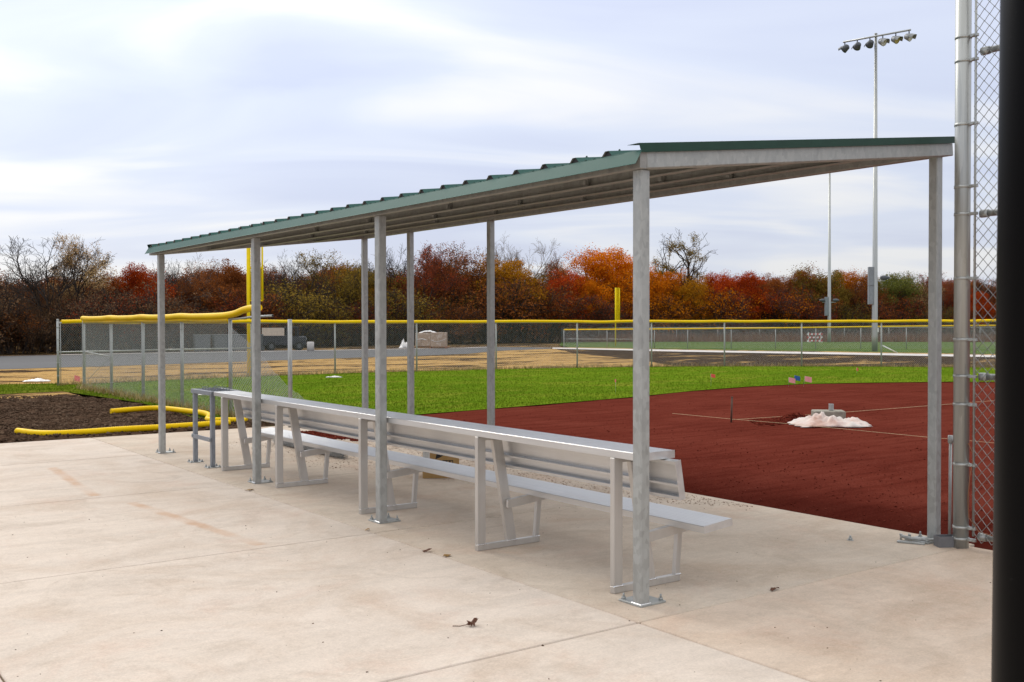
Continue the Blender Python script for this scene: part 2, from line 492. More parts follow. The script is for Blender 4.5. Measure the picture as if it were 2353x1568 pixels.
# ------------------------------------------------------------------ mesh builder
class MB:
    def __init__(self):
        self.v = []
        self.f = []
        self.sm = []
        self.n = 0

    def add(self, vs, fs, smooth=False):
        b = self.n
        self.v.extend([tuple(map(float, p)) for p in vs])
        self.n += len(vs)
        for q in fs:
            self.f.append(tuple(int(i) + b for i in q))
            self.sm.append(smooth)
        return self

    def box(self, x0, x1, y0, y1, z0, z1, ch=0.0):
        M = Matrix.Identity(4)
        M.translation = ((x0 + x1) / 2, (y0 + y1) / 2, (z0 + z1) / 2)
        return self.mbox(M, abs(x1 - x0), abs(y1 - y0), abs(z1 - z0), ch)

    def mbox(self, M, sx, sy, sz, ch=0.0):
        hx, hy, hz_ = sx / 2, sy / 2, sz / 2
        if ch <= 0:
            vs = [Vector((a * hx, b * hy, c * hz_)) for a in (-1, 1) for b in (-1, 1) for c in (-1, 1)]
            fs = [(0, 1, 3, 2), (4, 6, 7, 5), (0, 4, 5, 1), (2, 3, 7, 6), (0, 2, 6, 4), (1, 5, 7, 3)]
        else:
            ch = min(ch, hx * 0.9, hy * 0.9, hz_ * 0.9)
            vs, idx = [], {}
            for a in (-1, 1):
                for b in (-1, 1):
                    for c in (-1, 1):
                        for ax in range(3):
                            p = [a * (hx - ch), b * (hy - ch), c * (hz_ - ch)]
                            p[ax] = (a * hx, b * hy, c * hz_)[ax]
                            idx[(a, b, c, ax)] = len(vs)
                            vs.append(Vector(p))
            fs = []
            S = (-1, 1)
            for s in S:
                fs.append([idx[(s, b, c, 0)] for b, c in ((-1, -1), (1, -1), (1, 1), (-1, 1))][::s])
                fs.append([idx[(a, s, c, 1)] for a, c in ((-1, -1), (-1, 1), (1, 1), (1, -1))][::s])
                fs.append([idx[(a, b, s, 2)] for a, b in ((-1, -1), (1, -1), (1, 1), (-1, 1))][::s])
            for s in S:
                for t in S:
                    fs.append([idx[(s, t, -1, 0)], idx[(s, t, -1, 1)], idx[(s, t, 1, 1)], idx[(s, t, 1, 0)]][::s * t])
                    fs.append([idx[(s, -1, t, 2)], idx[(s, -1, t, 0)], idx[(s, 1, t, 0)], idx[(s, 1, t, 2)]][::s * t])
                    fs.append([idx[(-1, s, t, 1)], idx[(-1, s, t, 2)], idx[(1, s, t, 2)], idx[(1, s, t, 1)]][::s * t])
                    for u in S:
                        q = [idx[(s, t, u, 0)], idx[(s, t, u, 1)], idx[(s, t, u, 2)]]
                        fs.append(q if s * t * u > 0 else q[::-1])
        return self.add([M @ p for p in vs], fs)

    def beam(self, p0, p1, w, h, upv=(0, 0, 1), ch=0.0):
        p0, p1 = Vector(p0), Vector(p1)
        x = (p1 - p0)
        L = x.length
        x.normalize()
        y = Vector(upv).cross(x).normalized()
        z = x.cross(y)
        m = (p0 + p1) / 2
        M = Matrix(((x.x, y.x, z.x, m.x), (x.y, y.y, z.y, m.y), (x.z, y.z, z.z, m.z), (0, 0, 0, 1)))
        return self.mbox(M, L, w, h, ch)

    def tube(self, pts, r, n=8, caps=True, smooth=True, upv=None):
        pts = [Vector(p) for p in pts]
        rs = r if isinstance(r, (list, tuple, np.ndarray)) else [r] * len(pts)
        vs, fs = [], []
        ref = Vector(upv) if upv else None
        prev = None
        for i, p in enumerate(pts):
            d = (pts[min(i + 1, len(pts) - 1)] - pts[max(i - 1, 0)]).normalized()
            if prev is None:
                a = ref if ref else (Vector((0, 0, 1)) if abs(d.z) < 0.9 else Vector((1, 0, 0)))
                y = a.cross(d).normalized()
            else:
                y = (prev - d * prev.dot(d)).normalized()
            prev = y
            z = d.cross(y)
            for j in range(n):
                t = 2 * math.pi * j / n
                vs.append(p + (y * math.cos(t) + z * math.sin(t)) * rs[i])
        for i in range(len(pts) - 1):
            for j in range(n):
                a, b = i * n + j, i * n + (j + 1) % n
                fs.append((a, b, b + n, a + n))
        self.add(vs, fs, smooth)
        if caps:
            b = self.n - len(vs)
            self.f.append(tuple(b + j for j in range(n))[::-1])
            self.f.append(tuple(b + (len(pts) - 1) * n + j for j in range(n)))
            self.sm += [False, False]
        return self

    def prism(self, poly, y0, y1, axis='y'):
        """closed polygon of (a, b) pairs extruded along axis"""
        n = len(poly)
        P = {'y': lambda a, b, t: (a, t, b), 'x': lambda a, b, t: (t, a, b), 'z': lambda a, b, t: (a, b, t)}[axis]
        vs = [P(a, b, y0) for a, b in poly] + [P(a, b, y1) for a, b in poly]
        fs = [tuple(range(n))[::-1], tuple(range(n, 2 * n))]
        fs += [(i, (i + 1) % n, (i + 1) % n + n, i + n) for i in range(n)]
        return self.add(vs, fs)

    def build(self, name, mat, parent=None, orig=None):
        o = orig if orig is not None else (ORIG.get(parent.name, (0, 0, 0)) if parent else (0, 0, 0))
        me = bpy.data.meshes.new(name)
        vv = self.v if o == (0, 0, 0) else [(a - o[0], b - o[1], c_ - o[2]) for a, b, c_ in self.v]
        me.from_pydata(vv, [], self.f)
        me.polygons.foreach_set('use_smooth', self.sm)
        import bmesh
        bm = bmesh.new()
        bm.from_mesh(me)
        bmesh.ops.recalc_face_normals(bm, faces=bm.faces)
        bm.to_mesh(me)
        bm.free()
        me.update()
        me.materials.append(MATS[mat])
        ob = bpy.data.objects.new(name, me)
        C.objects.link(ob)
        if parent:
            ob.parent = parent
            ORIG[ob.name] = o
        elif orig is not None:
            ob.location = o
        return ob


ORIG = {}


def np_mesh(name, V, F, mat, parent=None):
    """fast mesh from numpy arrays; F is (n,4) or (n,3)"""
    me = bpy.data.meshes.new(name)
    nf, k_ = F.shape
    me.vertices.add(len(V))
    me.vertices.foreach_set('co', np.ascontiguousarray(V, dtype=np.float32).ravel())
    me.loops.add(nf * k_)
    me.loops.foreach_set('vertex_index', np.ascontiguousarray(F, dtype=np.int32).ravel())
    me.polygons.add(nf)
    me.polygons.foreach_set('loop_start', np.arange(0, nf * k_, k_, dtype=np.int32))
    me.update(calc_edges=True)
    me.validate()
    me.materials.append(MATS[mat])
    if name is None:
        return me
    ob = bpy.data.objects.new(name, me)
    C.objects.link(ob)
    if parent:
        ob.parent = parent
        ORIG[ob.name] = ORIG.get(parent.name, (0, 0, 0))
    return ob


def np_segs(P0, P1, r0, r1, n=3):
    """tapered prisms for arrays of segments"""
    P0, P1 = np.asarray(P0, float), np.asarray(P1, float)
    N = len(P0)
    d = P1 - P0
    d /= np.linalg.norm(d, axis=1, keepdims=True) + 1e-9
    a = np.where(np.abs(d[:, 2:3]) < 0.9, np.array([[0, 0, 1.0]]), np.array([[1.0, 0, 0]]))
    y = np.cross(a, d)
    y /= np.linalg.norm(y, axis=1, keepdims=True) + 1e-9
    z = np.cross(d, y)
    r0 = np.broadcast_to(np.asarray(r0, float), (N,))[:, None]
    r1 = np.broadcast_to(np.asarray(r1, float), (N,))[:, None]
    V = np.zeros((N, 2 * n, 3))
    for j in range(n):
        t = 2 * math.pi * j / n
        o = y * math.cos(t) + z * math.sin(t)
        V[:, j] = P0 + o * r0
        V[:, n + j] = P1 + o * r1
    F = np.array([[j, (j + 1) % n, n + (j + 1) % n, n + j] for j in range(n)])
    F = (F[None] + (np.arange(N) * 2 * n)[:, None, None]).reshape(-1, 4)
    return V.reshape(-1, 3), F


def merge(parts):
    Vs, Fs, b = [], [], 0
    for V, F in parts:
        Vs.append(V)
        Fs.append(F + b)
        b += len(V)
    return np.concatenate(Vs), np.concatenate(Fs)


def np_leaves(P, size, rng, flat=0.0):
    """rhombic leaf faces at points P"""
    N = len(P)
    a = rng.normal(size=(N, 3))
    a[:, 2] *= (1 - flat)
    a /= np.linalg.norm(a, axis=1, keepdims=True)
    b = rng.normal(size=(N, 3))
    b -= a * (a * b).sum(1, keepdims=True)
    b /= np.linalg.norm(b, axis=1, keepdims=True)
    s = size * rng.uniform(0.6, 1.35, (N, 1))
    V = np.stack([P - a * s, P + b * s * 0.55, P + a * s, P - b * s * 0.55], 1)
    F = np.arange(N * 4).reshape(N, 4)
    return V.reshape(-1, 3), F


def np_blades(P, h, w, rng, lean=0.35):
    N = len(P)
    t = rng.uniform(0, 2 * math.pi, N)
    dx = np.stack([np.cos(t), np.sin(t), np.zeros(N)], 1) * (w * rng.uniform(0.6, 1.4, (N, 1)))
    hh = h * rng.uniform(0.5, 1.4, (N, 1))
    tip = rng.normal(size=(N, 3)) * lean
    tip[:, 2] = 1
    V = np.stack([P - dx, P + dx, P + tip * hh], 1)
    return V.reshape(-1, 3), np.arange(N * 3).reshape(N, 3)


def np_clods(P, s, rng):
    N = len(P)
    base = np.array([[1, 0, 0], [-1, 0, 0], [0, 1, 0], [0, -1, 0], [0, 0, 1], [0, 0, -1]], float)
    V = base[None] * (s.reshape(N, 1, 1) * rng.uniform(0.55, 1.35, (N, 6, 1))) * np.array([1, 1, 0.6])
    t = rng.uniform(0, 6.28, N)
    c_, s_ = np.cos(t)[:, None], np.sin(t)[:, None]
    V = np.stack([V[..., 0] * c_ - V[..., 1] * s_, V[..., 0] * s_ + V[..., 1] * c_, V[..., 2]], 2) + P[:, None]
    T = np.array([[0, 2, 4], [2, 1, 4], [1, 3, 4], [3, 0, 4], [2, 0, 5], [1, 2, 5], [3, 1, 5], [0, 3, 5]])
    F = (T[None] + (np.arange(N) * 6)[:, None, None]).reshape(-1, 3)
    return V.reshape(-1, 3), F


def tag(o, label, cat=None, group=None, kind=None):
    o['label'] = label
    if cat:
        o['category'] = cat
    if group:
        o['group'] = group
    if kind:
        o['kind'] = kind
    return o


def thing(name, label, cat, loc=(0, 0, 0), group=None):
    o = bpy.data.objects.new(name, None)
    o.empty_display_size = 0.2
    C.objects.link(o)
    o.location = loc
    ORIG[o.name] = tuple(map(float, loc))
    return tag(o, label, cat, group)


def struct(o, label):
    o['kind'] = 'structure'
    o['label'] = label
    return o


def sheet(name, poly, z, mat, label, step=None):
    """flat polygon sheet"""
    mb = MB()
    mb.add([(x, y, z) for x, y in poly], [tuple(range(len(poly)))])
    return struct(mb.build(name, mat), label)


def inside(P, poly):
    x, y = P[:, 0], P[:, 1]
    r = np.zeros(len(P), bool)
    n = len(poly)
    for i in range(n):
        x0, y0 = poly[i]
        x1, y1 = poly[(i + 1) % n]
        if y0 == y1:
            continue
        cnd = ((y0 > y) != (y1 > y)) & (x < (x1 - x0) * (y - y0) / (y1 - y0) + x0)
        r ^= cnd
    return r

# ================================================================== SETTING
sheet('ground', [(-400, -300), (600, -300), (600, 700), (-400, 700)], -0.090, 'ground', 'wide flat ground of bare earth and straw under everything')

ARC = [(7.62, 16.35), (8.6, 16.55), (10.31, 16.88), (12.04, 17.1), (14.11, 17.42), (16.43, 17.83), (19.34, 18.58), (21.66, 18.88),
       (23.85, 18.73), (25.85, 18.0), (28.12, 16.8), (30.2, 14.9), (32.0, 12.0), (33.0, 8.0), (33.2, 2.0)]
FENCE = [(6.79, 31.0), (9.9, 31.8), (13.0, 32.3), (16.04, 32.4), (19.18, 32.2), (22.4, 31.8), (25.69, 31.0), (28.5, 29.8), (31.04, 28.3),
         (33.4, 26.4), (35.6, 24.3), (37.5, 22.0), (39.1, 19.4), (40.4, 16.7), (41.3, 13.8)]
# red infield, gently uneven
GX, GY = np.arange(6.9, 36.01, 0.30), np.arange(-3.0, 19.6, 0.30)
XX, YY = np.meshgrid(GX, GY, indexing='ij')
ZZ = -0.020 + 0.006 * np.sin(XX * 1.7 + YY * 0.6) * np.sin(YY * 1.3 - XX * 0.4) + RNG.normal(size=XX.shape) * 0.0022
ZZ[XX < 8.0] -= 0.012
V = np.stack([XX.ravel(), YY.ravel(), ZZ.ravel()], 1)
ny = len(GY)
I = np.arange(len(GX) - 1)[:, None] * ny + np.arange(ny - 1)[None]
F = np.stack([I, I + ny, I + ny + 1, I + 1], -1).reshape(-1, 4)
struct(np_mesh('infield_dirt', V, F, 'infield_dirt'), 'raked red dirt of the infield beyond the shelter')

OUT = list(ARC) + [(36.0, 2.0), (43.5, 2.0), (42.2, 11.0)] + [(x + 0.15, y + 0.25) for x, y in FENCE[::-1]] + [(6.95, 29.3), (6.85, 24), (6.6, 18.5), (6.55, 16.42)]
sheet('outfield_grass', OUT, -0.004, 'grass', 'bright green outfield grass between the red dirt and the far fence')
LAWN = [(-14, 28.4), (4.8, 28.1), (5.6, 28.2), (6.3, 28.3), (6.45, 26.6), (6.75, 23.2), (6.6, 20.5), (6.4, 18.3), (6.5, 16.5), (7.0, 16.6), (7.2, 29.2),
        (7.3, 31.2), (6.9, 32.3), (5.5, 32.7), (-14, 33.2)]
sheet('lawn_strip', LAWN, -0.010, 'grass_strip', 'dark green grass strip beside the foul line fence')
SOIL = [(-14, 16.1), (-14, 26.2), (4.4, 26.2), (5.4, 26.2), (6.0, 26.7), (6.6, 23.2), (6.45, 20.5), (6.3, 18.3), (7.3, 16.8), (7.6, 16.1)]
GX, GY = np.arange(-10.0, 7.61, 0.16), np.arange(15.9, 27.0, 0.16)
XX, YY = np.meshgrid(GX, GY, indexing='ij')


def vnoise(X, Y, s, seed):
    g = np.random.default_rng(seed).uniform(-1, 1, (256, 256))
    x, y = X / s + 40, Y / s + 40
    i, j = np.floor(x).astype(int), np.floor(y).astype(int)
    fx, fy = x - i, y - j
    fx, fy = fx * fx * (3 - 2 * fx), fy * fy * (3 - 2 * fy)
    q = lambda a, b: g[a % 256, b % 256]
    return (q(i, j) * (1 - fx) + q(i + 1, j) * fx) * (1 - fy) + (q(i, j + 1) * (1 - fx) + q(i + 1, j + 1) * fx) * fy


ZZ = 0.012 + 0.024 * vnoise(XX, YY, 1.3, 1) + 0.022 * vnoise(XX, YY, 0.45, 2) + 0.014 * vnoise(XX, YY, 0.2, 3)
ZZ = np.where(YY < 16.45, np.minimum(ZZ, -0.012), ZZ)
V = np.stack([XX.ravel(), YY.ravel(), ZZ.ravel()], 1)
ny = len(GY)
I = (np.arange(len(GX) - 1)[:, None] * ny + np.arange(ny - 1)[None]).reshape(-1)
ctr = V[I] + 0.08
I = I[inside(ctr, SOIL)]
F = np.stack([I, I + ny, I + ny + 1, I + 1], -1)
struct(np_mesh('soil_bed', V, F, 'soil'), 'dark churned topsoil beside the concrete')

sheet('straw_matting', [(-60, 32.6), (5.5, 32.5), (7.2, 31.3), (13, 32.7), (19.2, 32.6), (25.9, 31.4), (30.0, 30.0), (33.8, 36), (38.5, 46.5), (44.6, 56.4), (40.5, 55.3), (33, 50.6), (28.6, 49), (22.4, 47.6), (19.8, 48.5), (9.5, 44.6), (-60, 44.6)],
      -0.024, 'straw', 'golden straw mulch laid over dark soil between fence and road')
sheet('bare_soil', [(30.0, 30.0), (33.5, 27.0), (37.6, 22.6), (41.6, 14), (43, 2), (70, 2), (50.5, 28.0), (48.2, 37.5), (46.6, 43), (45.0, 50), (44.7, 56.3), (38.5, 46.5), (33.8, 36)],
      -0.022, 'bare_soil', 'dark bare soil with scraps of straw behind the outfield fence')
sheet('straw_patch', [(-14, 26.0), (4.5, 26.0), (5.4, 26.0), (6.3, 26.5), (6.35, 28.5), (4.8, 28.3), (-14, 28.6)], -0.020, 'straw', 'trampled straw strip between the soil and the grass')
sheet('road', [(-80, 43.0), (7.5, 43.9), (12.5, 44.6), (22.4, 47.0), (28.7, 48.3), (33.2, 49.8), (38.0, 54.0), (44.2, 56.2), (46.4, 58.9), (44.6, 63.2), (41.2, 61.8),
               (28.4, 62.0), (26.0, 62.8), (10.7, 62.4), (-80, 60.5)], -0.014, 'asphalt', 'grey asphalt road passing behind the fences')
sheet('kerb_strip', [(14, 62.9), (28.4, 62.1), (41.2, 61.9), (44.7, 63.3), (44.5, 63.75), (41.1, 62.5), (28.4, 62.9), (14, 63.7)], -0.008, 'footpath', 'pale concrete strip along the far side of the road')
sheet('footpath', [(44.2, 56.0), (45.2, 49.7), (45.2, 46.9), (46.3, 42.4), (47.6, 37.6), (49.9, 28.7), (54, 10), (57.5, 10), (53.2, 30.6), (50.8, 40.2), (49.2, 45.0),
                   (48.2, 50.4), (46.4, 58.8)], -0.010, 'footpath', 'pale concrete footpath running behind the outfield fence')
sheet('second_field_grass', [(47.8, 58.5), (49.4, 52.5), (50.6, 46), (52.4, 40.5), (54.6, 31), (60, 5), (150, 5), (100, 42), (80, 65), (66, 78), (61.5, 76.6), (52, 65)],
      -0.016, 'grass_far', 'dull green grass of the second ball field behind the path')
sheet('dry_verge', [(46.5, 58.8), (48.3, 50.4), (49.3, 45.0), (50.9, 40.2), (53.3, 30.6), (57.6, 10), (59.6, 10), (55.0, 31), (52.6, 40.6), (50.8, 46), (49.5, 52.5), (47.9, 58.6)],
      -0.012, 'straw', 'dry straw verge along the far side of the footpath')

# --- concrete pavement: single panels with real joints
pave = bpy.data.objects.new('concrete_pavement', None)
C.objects.link(pave)
struct(pave, 'concrete pavement cast in panels under and beside the shelter')
XE = [-8.4, -5.3, -2.17, 0.93, 4.03, 7.55]
YE = [-8.2, -5.1, -1.96, 1.18, 4.318, 7.455, 10.594, 13.73, 16.3]
k = MATS['concrete']
for i in range(len(XE) - 1):
    for j in range(len(YE) - 1):
        x0, x1, y0, y1 = XE[i], XE[i + 1], YE[j], YE[j + 1]
        if x0 > 4 and y1 < 4.4:
            x1 = 7.45
        mat = 'concrete'
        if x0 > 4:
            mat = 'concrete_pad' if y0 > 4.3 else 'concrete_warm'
        mb = MB()
        g = 0.0055 if x0 < 4 or y0 < 4.4 else 0.0045
        dz = RNG.uniform(-0.0015, 0.0015)
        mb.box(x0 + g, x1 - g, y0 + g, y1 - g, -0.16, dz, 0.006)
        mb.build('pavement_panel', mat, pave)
mb = MB()
mb.box(-8.38, 7.44, -8.18, 16.28, -0.15, -0.011)
mb.build('joint_filler', 'joint_filler', pave)
# two rusty board prints in the slab surface: masks added to the concrete material
t_ = NT.__new__(NT)
t_.m = MATS['concrete']
t_.t = t_.m.node_tree
t_.b = t_.t.nodes['Principled BSDF']
t_.tc = [n_ for n_ in t_.t.nodes if n_.type == 'TEX_COORD'][0]
src = t_.b.inputs['Base Color'].links[0].from_socket
sp_ = t_.n('ShaderNodeSeparateXYZ')
t_.l(t_.tc.outputs['Object'], sp_.inputs[0])
wob = t_.math('MULTIPLY', t_.math('SUBTRACT', t_.noise(6, 4, 0.6), 0.5), 0.09)
acc = src
for (x0, y0, x1, y1) in ((2.807, 13.16, 2.681, 10.727), (2.857, 10.128, 3.111, 7.565)):
    sl = (x1 - x0) / (y1 - y0)
    lx = t_.math('ADD', t_.math('MULTIPLY', t_.math('SUBTRACT', sp_.outputs[1], y0), sl), x0)
    dd = t_.math('ABSOLUTE', t_.math('ADD', t_.math('SUBTRACT', sp_.outputs[0], lx), wob))
    m1 = t_.ramp(dd, [(0.030, 1), (0.075, 0)])
    a_, b_ = min(y0, y1), max(y0, y1)
    m2 = t_.ramp(t_.math('ABSOLUTE', t_.math('SUBTRACT', sp_.outputs[1], (a_ + b_) / 2)), [((b_ - a_) / 2 - 0.2 if False else 0.0, 1), (1.0, 1)])
    ln = t_.math('LESS_THAN', t_.math('ABSOLUTE', t_.math('SUBTRACT', sp_.outputs[1], (a_ + b_) / 2)), (b_ - a_) / 2)
    mk = t_.math('MULTIPLY', t_.math('MULTIPLY', m1, ln), t_.math('MULTIPLY', t_.ramp(t_.noise(1.7, 5, 0.6), [(0.36, 0.15), (0.62, 1)]), 0.55))
    acc = t_.mix(mk, acc, (0.52, 0.29, 0.155))
t_.l(acc, t_.b.inputs['Base Color'])

# ================================================================== SHELTER
SH = thing('shelter', 'open dugout shelter with galvanized posts and green corrugated metal roof', 'shelter', (5.8, 9.2, 0))
SL = (3.10 - 2.72) / (7.51 - 4.26)          # roof slope along x


def zb(x):                                   # underside of the beams
    return 2.62 + SL * (x - 4.26)


def zr(x):                                   # roof sheet
    return zb(x) + 0.106


def make_post(x, y, top, s=0.076, plate=True, px_=(-0.045, 0.165), py_=(-0.045, 0.155)):
    mb = MB()
    mb.box(x - s / 2, x + s / 2, y - s / 2, y + s / 2, 0.012, top, 0.007)
    p = mb.build('post', 'galvanized', SH)
    if plate:
        q = MB()
        q.box(x + px_[0], x + px_[1], y + py_[0], y + py_[1], 0.0005, 0.013, 0.002)
        q.build('base_plate', 'galvanized', p)
        w = MB()
        w.box(x - s / 2 - 0.006, x + s / 2 + 0.006, y - s / 2 - 0.006, y + s / 2 + 0.006, 0.012, 0.019, 0.003)
        w.build('weld_bead', 'weld', p)
        for bx_ in (x + px_[0] + 0.022, x + px_[1] - 0.024):
            for by_ in (y + py_[0] + 0.022, y + py_[1] - 0.024):
                if abs(bx_ - x) < s / 2 and abs(by_ - y) < s / 2:
                    continue
                b = MB()
                b.tube([(bx_, by_, 0.012), (bx_, by_, 0.016)], 0.017, 12)
                b.tube([(bx_, by_, 0.015), (bx_, by_, 0.030)], 0.0135, 6)
                b.tube([(bx_, by_, 0.028), (bx_, by_, 0.052)], 0.0065, 8)
                b.build('anchor_bolt', 'galvanized', p)
    return p


for y in (4.575, 7.798, 10.533, 13.745):
    make_post(4.29, y, 2.622)
for y in (4.575, 10.614, 12.583, 13.938):
    make_post(7.397, y, zb(7.397) + 0.004, px_=(-0.155, 0.045))
# beams along the length
Y0, Y1 = 4.50, 13.98
mb = MB()
H_ = 0.102
# front channel, open to the inside
for (a, b, c_, d) in ((4.210, 4.216, 2.62, 2.72), (4.2165, 4.262, 2.62, 2.626), (4.2165, 4.262, 2.7135, 2.7195)):
    mb.box(a, b, Y0, Y1, c_, d)
mb.box(4.2165, 4.262, Y0, Y0 + 0.005, 2.6265, 2.713)
mb.build('front_beam', 'galvanized_dark', SH)
mb = MB()
mb.box(7.37, 7.455, Y0 + 0.105, Y1, zb(7.41), zb(7.41) + 0.10, 0.005)
mb.build('rear_beam', 'galvanized_dark', SH)
for nm_, y in (('rafter', 4.50), ('rafter', 13.90)):
    mb = MB()
    a, b = Vector((4.266, y + 0.05, zb(4.266) + 0.05)), Vector((7.515, y + 0.05, zb(7.515) + 0.05))
    mb.beam(a, b, 0.10, 0.101, (0, 0, 1), 0.006)
    mb.build('rafter', 'galvanized', SH)
for x in (5.02, 5.80, 6.58):
    mb = MB()
    z = zb(x) + 0.004
    mb.box(x, x + 0.006, Y0 + 0.11, Y1 - 0.09, z, z + 0.095)
    mb.box(x - 0.05, x - 0.0005, Y0 + 0.11, Y1 - 0.09, z, z + 0.006)
    mb.box(x + 0.0065, x + 0.055, Y0 + 0.11, Y1 - 0.09, z + 0.088, z + 0.094)
    p = mb.build('purlin', 'galvanized_dark', SH)
    for y in (5.9, 7.8, 9.3, 10.53, 12.3):
        q = MB()
        q.box(x - 0.03, x - 0.002, y, y + 0.05, z + 0.012, z + 0.085)
        q.box(x - 0.045, x - 0.03, y + 0.008, y + 0.042, z + 0.02, z + 0.05)
        q.build('clip', 'galvanized_dark', p)
# roof sheets with trapezoid ribs
ribs = [4.78 + 0.3125 * i for i in range(30)]
xe0, xe1 = 4.195, 7.52


def roof_panel(ya, yb, rl):
    prof = [(ya, 0.0)]
    for r_ in rl:
        prof += [(r_ - 0.050, 0.0), (r_ - 0.016, 0.034), (r_ + 0.016, 0.034), (r_ + 0.050, 0.0)]
        for mnr in (0.115, 0.197):
            if r_ + mnr + 0.02 < yb:
                prof += [(r_ + mnr - 0.014, 0), (r_ + mnr - 0.006, 0.005), (r_ + mnr + 0.006, 0.005), (r_ + mnr + 0.014, 0)]
    prof.append((yb, 0.0))
    n = len(prof)
    vs = []
    for x in (xe0, xe1):
        for t in (0.0, -0.0012):
            vs += [(x, y, zr(x) + z + t) for y, z in prof]
    fs = []
    for i in range(n - 1):
        fs += [(i, i + 1, 2 * n + i + 1, 2 * n + i), (n + i, 3 * n + i, 3 * n + i + 1, n + i + 1), (i, n + i, n + i + 1, i + 1), (2 * n + i, 2 * n + i + 1, 3 * n + i + 1, 3 * n + i)]
    m = MB()
    m.add(vs, fs)
    ob = m.build('roof_panel', 'roof_green', SH)
    ob.data.materials.append(MATS['roof_underside'])
    for pl in ob.data.polygons:
        if pl.normal.z < -0.3:
            pl.material_index = 1
    sc = MB()
    for r_ in rl[::1]:
        for x in (4.30, 5.03, 5.81, 6.59, 7.40):
            if int(r_ * 10 + x * 10) % 3 == 0:
                z = zr(x) + 0.034
                sc.tube([(x, r_, z), (x, r_, z + 0.003)], 0.009, 6)
                sc.tube([(x, r_, z + 0.002), (x, r_, z + 0.010)], 0.0055, 6)
    if sc.n:
        sc.build('screw', 'roof_green_shaded', ob)
    # dark closure foam under each rib at the eave
    cl = MB()
    for r_ in rl:
        cl.prism([(r_ - 0.046, zr(xe0) + 0.0), (r_ - 0.015, zr(xe0) + 0.031), (r_ + 0.015, zr(xe0) + 0.031), (r_ + 0.046, zr(xe0) + 0.0)], xe0 + 0.012, xe0 + 0.05, 'x')
    cl.build('rib_closure', 'rubber_black', ob)


for i in range(0, 30, 3):
    rl = ribs[i:i + 3]
    roof_panel(max(rl[0] - 0.15625, 4.50), min(rl[-1] + 0.15625, 13.95), rl)
mb = MB()
za = zr(4.2) + 0.002
mb.add([(4.30, 4.470, zr(4.30) + 0.0015), (4.198, 4.470, za), (4.148, 4.470, za - 0.083), (4.138, 4.470, za - 0.088),
        (4.30, 13.965, zr(4.30) + 0.0015), (4.198, 13.965, za), (4.148, 13.965, za - 0.083), (4.138, 13.965, za - 0.088)],
       [(1, 2, 6, 5), (2, 3, 7, 6)])
mb.build('eave_flashing', 'roof_green', SH).modifiers.new('thick', 'SOLIDIFY').thickness = 0.0012
for y, s in ((4.478, 1), (13.972, -1)):
    mb = MB()
    a, b = 4.200, 7.522
    q0, q1 = zr(a), zr(b)
    mb.add([(a, y, q0 - 0.012), (b, y, q1 - 0.012), (b, y, q1 + 0.040), (a - 0.02, y, q0 + 0.040), (a - 0.02, y + 0.10 * s, q0 + 0.040), (b, y + 0.10 * s, q1 + 0.040)],
           [(0, 1, 2, 3), (3, 2, 5, 4)])
    mb.build('gable_flashing', 'roof_green_shaded', SH).modifiers.new('thick', 'SOLIDIFY').thickness = 0.0012

# ================================================================== BENCH
BN = thing('dugout_bench', 'long aluminium bench with backrest and rear shelf under the shelter', 'bench', (4.7, 8.2, 0))


def plank(name, ya, yb, mat='aluminium', parent=BN, sec=None, caps=()):
    m = MB()
    for poly in sec:
        m.prism(poly, ya, yb, 'y')
    return m.build(name, mat, parent)


def seat_sec(x0, z0, w, tilt, th):
    # ribbed top surface: fine grooves
    c_, s_ = math.cos(tilt), math.sin(tilt)
    P = lambda a, b: (x0 + a * c_ - b * s_, z0 + a * s_ + b * c_)
    top = []
    nr = 9
    for i in range(nr):
        a = w * i / nr
        b = w * (i + 1) / nr
        top += [(a + 0.002, 0.0), (b - 0.002, 0.0), (b - 0.0005, -0.0015)] if i < nr - 1 else [(a + 0.002, 0.0), (b - 0.004, 0.0), (b, -0.004)]
    top[0] = (0.004, 0.0)
    poly = [(0, -0.004)] + top + [(w, -th), (w - 0.004, -th), (w - 0.004, -0.006), (0.004, -0.006), (0.004, -th), (0, -th)]
    return [[P(a, b) for a, b in poly]]


tilt = math.atan2(0.024, 0.256)
for ya, yb in ((4.518, 8.22), (8.2225, 11.86)):
    p = plank('seat_plank', ya, yb, sec=seat_sec(4.770, 0.430, 0.256, tilt, 0.045))
for ya, yb in ((4.65, 8.318), (8.3205, 11.95)):
    p = plank('shelf_plank', ya, yb, sec=seat_sec(4.338, 0.906, 0.305, 0.0, 0.047))
# end caps
m = MB()
c_, s_ = math.cos(tilt), math.sin(tilt)
P = lambda a, b: (4.770 + a * c_ - b * s_, 0.430 + a * s_ + b * c_)
m.prism([P(-0.001, 0.001), P(0.257, 0.001), P(0.257, -0.046), P(-0.001, -0.046)], 4.514, 4.5175, 'y')
m.build('seat_end_cap', 'aluminium', BN)
m = MB()
m.prism([(4.337, 0.907), (4.644, 0.907), (4.644, 0.858), (4.337, 0.858)], 4.646, 4.6495, 'y')
m.build('shelf_end_cap', 'aluminium', BN)
